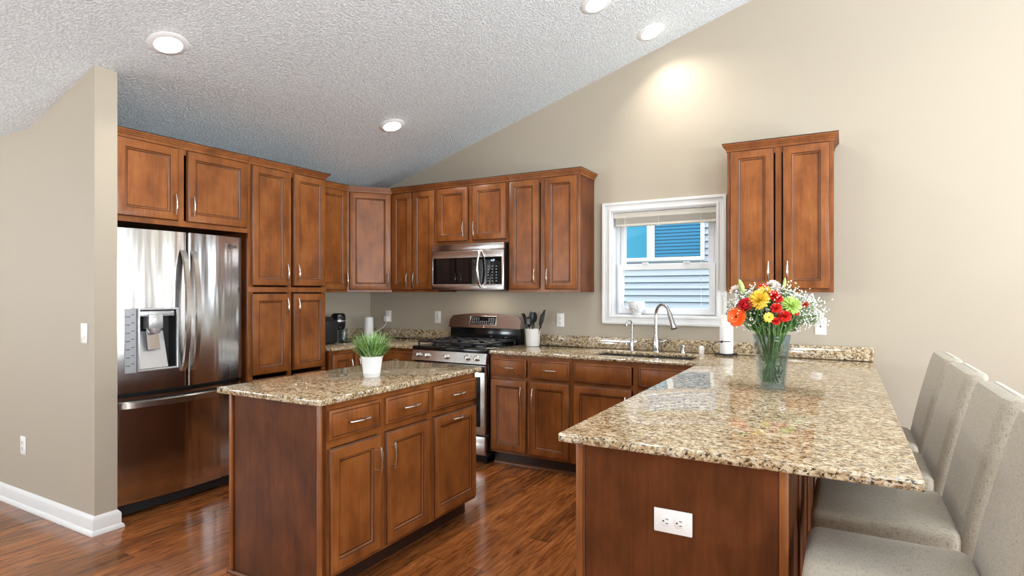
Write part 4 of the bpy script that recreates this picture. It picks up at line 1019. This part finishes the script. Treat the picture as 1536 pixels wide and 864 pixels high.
def mk_rose(mm, R):
    def f(t, hd, q):
        mb = MB()
        for l, (r, hgt, n) in enumerate(((R*0.25, R*1.25, 3), (R*0.5, R*1.2, 4), (R*0.78, R*1.05, 5), (R*1.0, R*0.8, 5))):
            for k in range(n):
                a0 = 2*PI*k/n + l*0.6; rs_ = []
                for i in range(6):
                    az = a0 + (i/5-0.5)*2*PI/n*1.35; col = []
                    for j in range(5):
                        tt = j/4; rad = r*(0.35+0.65*math.sin(tt*1.7)) + (R*0.12*tt**4)*(l > 1); z = -R*0.45 + hgt*tt*(1-0.16*abs(i-2.5)/2.5*tt)
                        col.append(mb.bm.verts.new((rad*math.cos(az), rad*math.sin(az), z)))
                    rs_.append(col)
                for a, b in zip(rs_, rs_[1:]):
                    for j in range(4): mb.bm.faces.new((a[j], b[j], b[j+1], a[j+1])).smooth = True
        head(t, hd, q, mb, 'petals', M[mm])
        mb = MB(); petal_ring(mb, 5, R*0.1, R*0.9, R*0.35, -R*0.45, -R*0.1, 0.0); head(t, hd, q, mb, 'sepals', M['leaf'])
    return f
def mk_bud(mm, Lb, R):
    def f(t, hd, q):
        mb = MB(); mb.lathe([(0.002, 0), (R*0.6, Lb*0.15), (R, Lb*0.4), (R*0.85, Lb*0.7), (R*0.4, Lb*0.93), (0, Lb)], (0,0,0), 12); head(t, hd, q, mb, 'bud', M[mm])
    return f
# right and up offsets seen from the room: ux runs along the picture, n points towards the viewer
UX = Vector((0.90, 0.436)); NV = Vector((0.10, -0.995))
def at(u, v, d): return (UX.x*u + NV.x*d, UX.y*u + NV.y*d, v)
GRP = 'flowers in the glass vase'
def look(u, z, n): return (UX.x*u+NV.x*n, UX.y*u+NV.y*n, z)
flower('gerbera', 'orange gerbera daisy drooping at the left side of the bouquet', 'flower', at(-0.158, 0.345, 0.06), look(-0.6, 0.35, 1.0), mk_daisy('gerbera', 0.048, 20, 3), GRP, 0.0032)
flower('rose', 'single pinkish red rose above the orange gerbera', 'flower', at(-0.118, 0.40, 0.065), look(-0.45, 0.75, 0.75), mk_rose('rose', 0.036), GRP, 0.003)
flower('chrysanthemum', 'larger yellow chrysanthemum near the top of the bouquet', 'flower', at(-0.055, 0.425, 0.075), look(-0.25, 0.6, 1.0), mk_pom('yellow', 0.050, 6, 26, 0.075), GRP)
flower('chrysanthemum', 'second yellow chrysanthemum just above and behind the larger one', 'flower', at(-0.03, 0.455, 0.03), look(0.0, 0.9, 0.6), mk_pom('yellow', 0.042, 6, 24, 0.075), GRP)
flower('chrysanthemum', 'small half-open yellow flower low in the bouquet above the vase rim', 'flower', at(-0.012, 0.345, 0.09), look(0.1, 0.3, 1.0), mk_daisy('yellow', 0.026, 12, 2), GRP)
flower('chrysanthemum', 'fluffy lime green chrysanthemum right of the bouquet centre', 'flower', at(0.088, 0.40, 0.08), look(0.35, 0.55, 0.9), mk_pom('lime', 0.047, 8, 28, 0.075), GRP)
for u, v, d, s, lb in ((0.010, 0.445, 0.06, 0.027, 'red carnation near the top centre of the bouquet'), (0.032, 0.432, 0.07, 0.022, 'red carnation touching the top centre one on its right'),
                       (0.022, 0.388, 0.10, 0.025, 'red carnation at the very middle of the bouquet'), (0.060, 0.352, 0.10, 0.030, 'largest red carnation, below the lime green chrysanthemum'),
                       (0.022, 0.328, 0.10, 0.020, 'lowest red carnation, just over the vase rim'), (0.112, 0.368, 0.07, 0.016, 'small red bud flower right below the lime green chrysanthemum'),
                       (-0.040, 0.482, 0.0, 0.024, 'coral red carnation behind the top yellow chrysanthemum'), (0.155, 0.405, 0.02, 0.017, 'small red carnation far right among the white sprays')):
    flower('carnation', lb, 'flower', at(u, v, d), look(u*3, 0.6, 0.9), mk_pom('red', s*1.05, 6, 13, 0.17), GRP)
flower('blush_carnation', 'pale blush carnation at the top of the bouquet', 'flower', at(0.008, 0.490, 0.0), look(0.0, 1.0, 0.4), mk_pom('blush', 0.036, 7, 16, 0.15), GRP)
flower('blush_carnation', 'pale blush carnation at the upper left of the bouquet', 'flower', at(-0.165, 0.470, -0.02), look(-0.5, 0.9, 0.4), mk_pom('blush', 0.032, 7, 15, 0.15), GRP)
flower('lily_bud', 'pale green closed lily bud rising at the upper left', 'flower', at(-0.128, 0.455, 0.02), look(-0.3, 1.0, 0.1), mk_bud('lily', 0.075, 0.013), GRP)
flower('lily_bud', 'slim green bud spike at the top right of the bouquet', 'flower', at(0.058, 0.475, 0.0), look(0.12, 1.0, 0.0), mk_bud('lily', 0.06, 0.008), GRP)
# baby's breath: branching sprays of tiny blossoms
gy = thing('gypsophila', 'airy cloud of tiny white blossoms all through the bouquet', 'flowers', (VX, VY, BASE_Z))
sm, bl_ = MB(), MB()
R2 = random.Random(21)
def blossom(p, r):
    b2 = bmesh.new(); bmesh.ops.create_icosphere(b2, subdivisions=1, radius=r)
    for v in b2.verts: v.co = v.co + Vector(p)
    for f in b2.faces: f.smooth = True
    bl_.merge(b2)
for k in range(165):
    u = R2.uniform(-0.20, 0.235); d = R2.uniform(-0.12, 0.055)
    top = 0.50 - 1.6*u*u - 1.2*abs(d)*0.3
    v = R2.uniform(0.30 + max(0, abs(u)-0.1)*0.25, top)
    c_ = Vector(at(u, v, d)); nk = Vector((c_.x*0.2, c_.y*0.2, 0.255)); nk.x = max(-0.045, min(0.045, nk.x)); nk.y = max(-0.045, min(0.045, nk.y))
    mid = nk.lerp(c_, 0.6) + Vector((R2.uniform(-.015, .015), R2.uniform(-.015, .015), 0.01))
    sm.tube([nk, mid, c_], 0.0009, 4)
    for j in range(16):
        q_ = c_ + Vector((R2.gauss(0, 0.020), R2.gauss(0, 0.020), R2.gauss(0, 0.018)))
        sm.tube([mid.lerp(c_, R2.uniform(0.3, 1.0)), q_], 0.0005, 3, caps=False); blossom(q_, R2.uniform(0.0026, 0.0048))
sm.build('stems', M['stem'], gy, fix=False); o = bl_.build('blossoms', M['tiny'], gy, fix=False); o['kind'] = 'stuff'
# foliage of the bouquet
fo = thing('bouquet_greenery', 'dark green leaves and stems filling the vase among the flowers', 'leaves', (VX, VY, BASE_Z)); fo['kind'] = 'stuff'
mb = MB()
for k in range(40):
    a_ = R2.uniform(0, 2*PI); r0 = R2.uniform(0.0, 0.041); b_ = a_ + PI + R2.uniform(-0.9, 0.9); r1 = R2.uniform(0.02, 0.065)
    mb.tube([(r0*math.cos(a_), r0*math.sin(a_), R2.uniform(0.025, 0.06)), ((r0*math.cos(a_)+r1*math.cos(b_))/2, (r0*math.sin(a_)+r1*math.sin(b_))/2, 0.15), (r1*math.cos(b_), r1*math.sin(b_), 0.27)], R2.uniform(0.002, 0.0035), 6)
mb.build('stems', M['stem'], fo)
mb = MB()
for k in range(420):
    inside = k < 90; az = R2.uniform(0, 2*PI)
    if inside: p = (R2.uniform(-.04, .04), R2.uniform(-.04, .04), R2.uniform(0.05, 0.24)); ln = R2.uniform(0.025, 0.05)
    else: p = at(R2.uniform(-0.10, 0.12), R2.uniform(0.27, 0.42), R2.uniform(-0.07, 0.07)); ln = R2.uniform(0.03, 0.07)
    blade(mb, p, az, R2.uniform(0.2, 1.3), ln, R2.uniform(0.008, 0.016), R2.uniform(-0.3, 0.8))
mb.build('leaves', M['leaf'], fo, fix=False)

# ------------------------------------------------------------------ bar stools
st0 = None
def make_stool():
    t = thing('bar_stool', 'x', 'stool')
    # local: x from the front edge of the seat (0) to the back, y centre 0, z from the floor
    mb = MB(); mb.box(0.0, 0.40, -0.215, 0.215, 0.55, 0.67, 0.03, 4)
    for v in mb.bm.verts:
        if v.co.z > 0.64: v.co.z += 0.022*(1-((v.co.x-0.2)/0.2)**2)*(1-(v.co.y/0.215)**2)
    o = mb.build('seat', M['fabric'], t)
    bmesh_refine(o)
    mb = MB(); n = 14; rows_ = []
    for k in range(n+1):
        s_ = k/n; z = 0.575 + 0.49*s_; xf = 0.385 + 0.105*s_**1.25; th = 0.095 - 0.02*s_
        hw_ = 0.207; rr = 0.028
        zz = z; 
        pts_ = []
        for (cx_, cy_, a0) in ((xf+rr, -hw_+rr, PI), (xf+th-rr, -hw_+rr, 1.5*PI), (xf+th-rr, hw_-rr, 0), (xf+rr, hw_-rr, 0.5*PI)):
            for i in range(5):
                a = a0 + i*PI/8; pts_.append((cx_ + rr*math.cos(a), cy_ + rr*math.sin(a)))
        rows_.append([mb.bm.verts.new((x, y, zz - (0.010*(abs(y)/hw_)**3 if k == n else 0))) for x, y in pts_])
    for a, b in zip(rows_, rows_[1:]):
        for i in range(len(a)): mb.bm.faces.new((a[i], a[(i+1)%len(a)], b[(i+1)%len(a)], b[i])).smooth = True
    # rounded top and closed bottom
    prev = rows_[-1]; cxx = sum(v.co.x for v in prev)/len(prev)
    for kk, (sh, up) in enumerate(((0.86, 0.012), (0.6, 0.017), (0.2, 0.019))):
        nr = [mb.bm.verts.new((cxx+(v.co.x-cxx)*sh, v.co.y*(1-(1-sh)*0.16), v.co.z+up)) for v in rows_[-1]]
        for i in range(len(prev)): mb.bm.faces.new((prev[i], prev[(i+1)%len(prev)], nr[(i+1)%len(prev)], nr[i])).smooth = True
        prev = nr
    mb.bm.faces.new(prev).smooth = True; mb.bm.faces.new(rows_[0][::-1])
    mb.build('backrest', M['fabric'], t)
    for sx, sy in ((0, -1), (0, 1), (1, -1), (1, 1)):
        x0 = 0.03 if sx == 0 else 0.42; x1 = 0.03 if sx == 0 else 0.47
        mb = MB(); y = sy*0.185
        vs_ = []
        for x, z, w_ in ((x0, 0.575, 0.022), (x1, 0.001, 0.016)):
            vs_.append([mb.bm.verts.new(p) for p in ((x-w_, y-w_, z), (x+w_, y-w_, z), (x+w_, y+w_, z), (x-w_, y+w_, z))])
        for i in range(4): mb.bm.faces.new((vs_[0][i], vs_[0][(i+1)%4], vs_[1][(i+1)%4], vs_[1][i]))
        mb.bm.faces.new(vs_[0]); mb.bm.faces.new(vs_[1]); mb.build('leg', M['leg_dark'], t)
    mb = MB(); mb.box(0.018, 0.042, -0.17, 0.17, 0.20, 0.235, 0.003); mb.build('footrest', M['leg_dark'], t)
    for sy in (-1, 1):
        mb = MB(); mb.box(0.045, 0.43, sy*0.185-0.009, sy*0.185+0.009, 0.26, 0.29, 0.003); mb.build('stretcher', M['leg_dark'], t)
    return t
def bmesh_refine(o):
    for p in o.data.polygons: p.use_smooth = True
    return o
stool = make_stool()
def copy_thing(src):
    r = src.copy(); COL.objects.link(r)
    for ch in list(src.children):
        c_ = ch.copy(); COL.objects.link(c_); c_.parent = r
        for g_ in list(ch.children):
            d_ = g_.copy(); COL.objects.link(d_); d_.parent = c_
    return r
for i, (y, lb) in enumerate(((1.80, 'taupe linen bar stool nearest the viewer, its whole seat clear of the counter'), (2.36, 'taupe linen bar stool second from the viewer, seat half under the counter corner'),
                             (2.95, 'taupe linen bar stool third from the viewer, between two others'), (3.49, 'taupe linen bar stool nearest the back wall'))):
    s_ = stool if i == 0 else copy_thing(stool)
    s_.location = (-0.095, y, 0); s_['label'] = lb; s_['group'] = 'bar stools along the peninsula'

# ------------------------------------------------------------------ recessed ceiling lights
NORM = Vector((0.3076, -0.036, -1.0)).normalized()
def downlight(x, y, lb):
    z = ceil_z(x, y); t = thing('recessed_light', lb, 'ceiling light', (x, y, z), 0, 'recessed ceiling lights')
    t.rotation_mode = 'QUATERNION'; t.rotation_quaternion = NORM.to_track_quat('-Z', 'Y')
    mb = MB(); mb.lathe([(0.072, -0.012), (0.078, -0.011), (0.1, -0.006), (0.105, -0.001), (0.072, -0.001), (0.072, -0.012)], (0,0,0), 40); mb.build('trim_ring', M['white'], t)
    mb = MB(); mb.lathe([(0.072, -0.003), (0.05, -0.007), (0, -0.009)], (0,0,0), 32); mb.build('lens', M['lens'], t)
    d = bpy.data.lights.new('lamp', 'AREA'); d.shape = 'DISK'; d.size = 0.14; d.energy = LAMP_W; d.spread = math.radians(128); d.color = (1.0, 0.93, 0.82)
    l = bpy.data.objects.new('lamp', d); COL.objects.link(l); l.parent = t; l.location = (0, 0, -0.014)
for x, y, lb in ((-3.314, 1.906, 'recessed ceiling light over the refrigerator side of the kitchen'), (-3.223, 3.68, 'recessed ceiling light lowest on the slope, near the corner cabinets'),
                 (-1.432, 3.650, 'recessed ceiling light cut by the top edge of the photo'), (-1.259, 4.318, 'recessed ceiling light closest to the back wall above the window'),
                 (-1.43, 1.85, 'added unseen recessed light above the island, for more light below'), (0.35, 3.2, 'added unseen recessed light above the peninsula, for more light on counter and stools')):  # this last pair is added, unseen, only for extra light
    downlight(x, y, lb)

# ------------------------------------------------------------------ outdoors through the kitchen window
K = 8.0/4.6
def nx(x): return x*K
def nz(z): return CAM_H + (z-CAM_H)*K
nh = thing('neighbor_house', 'pale sided house wall with blue windows seen through the kitchen window', 'house', (0, 8.0, -0.3))
mb = MB(); z = 0.0; lap = 0.09
while z < 4.6:
    mb.mi = 0
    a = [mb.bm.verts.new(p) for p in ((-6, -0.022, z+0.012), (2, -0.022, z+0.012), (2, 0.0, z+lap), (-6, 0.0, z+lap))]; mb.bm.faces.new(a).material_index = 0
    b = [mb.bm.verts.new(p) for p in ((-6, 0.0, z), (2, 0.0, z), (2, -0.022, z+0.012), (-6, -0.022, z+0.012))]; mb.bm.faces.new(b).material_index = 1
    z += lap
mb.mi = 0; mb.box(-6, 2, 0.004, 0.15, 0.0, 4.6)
mb.build('siding', [M['siding'], M['siding_shadow']], nh, fix=False)
def nwin(x0, x1, z0, z1, mm, slats):
    f_ = MB(); ring(f_, x0, x1, z0, z1, 0.05, -0.05, -0.024, 0.004); fo_ = f_.build('window_frame', M['vinyl'], nh)
    p_ = MB(); p_.box(x0+0.05, x1-0.05, -0.034, -0.025, z0+0.05, z1-0.05)
    if slats:
        zz = z0+0.06; p_.mi = 1
        while zz < z1-0.09: p_.prism([(-0.0385, zz), (-0.0335, zz), (-0.0335, zz+0.034), (-0.036, zz+0.034)], 'x', x0+0.052, x1-0.052); zz += 0.046
        while False: p_.box(x0+0.052, x1-0.052, -0.038, -0.033, zz, zz+0.034); zz += 0.046
    p_.build('pane', [M['blue_gap'] if slats else M[mm], M[mm]], fo_)
nwin(-2.97, -2.32, 2.10, 3.1, 'teal', False)
nwin(-2.315, -1.60, 2.10, 3.1, 'blue_blind', True)
g = MB(); g.box(-12, 10, YB+0.14, 16, -0.42, -0.3); struct(g, 'ground', M['lawn'])
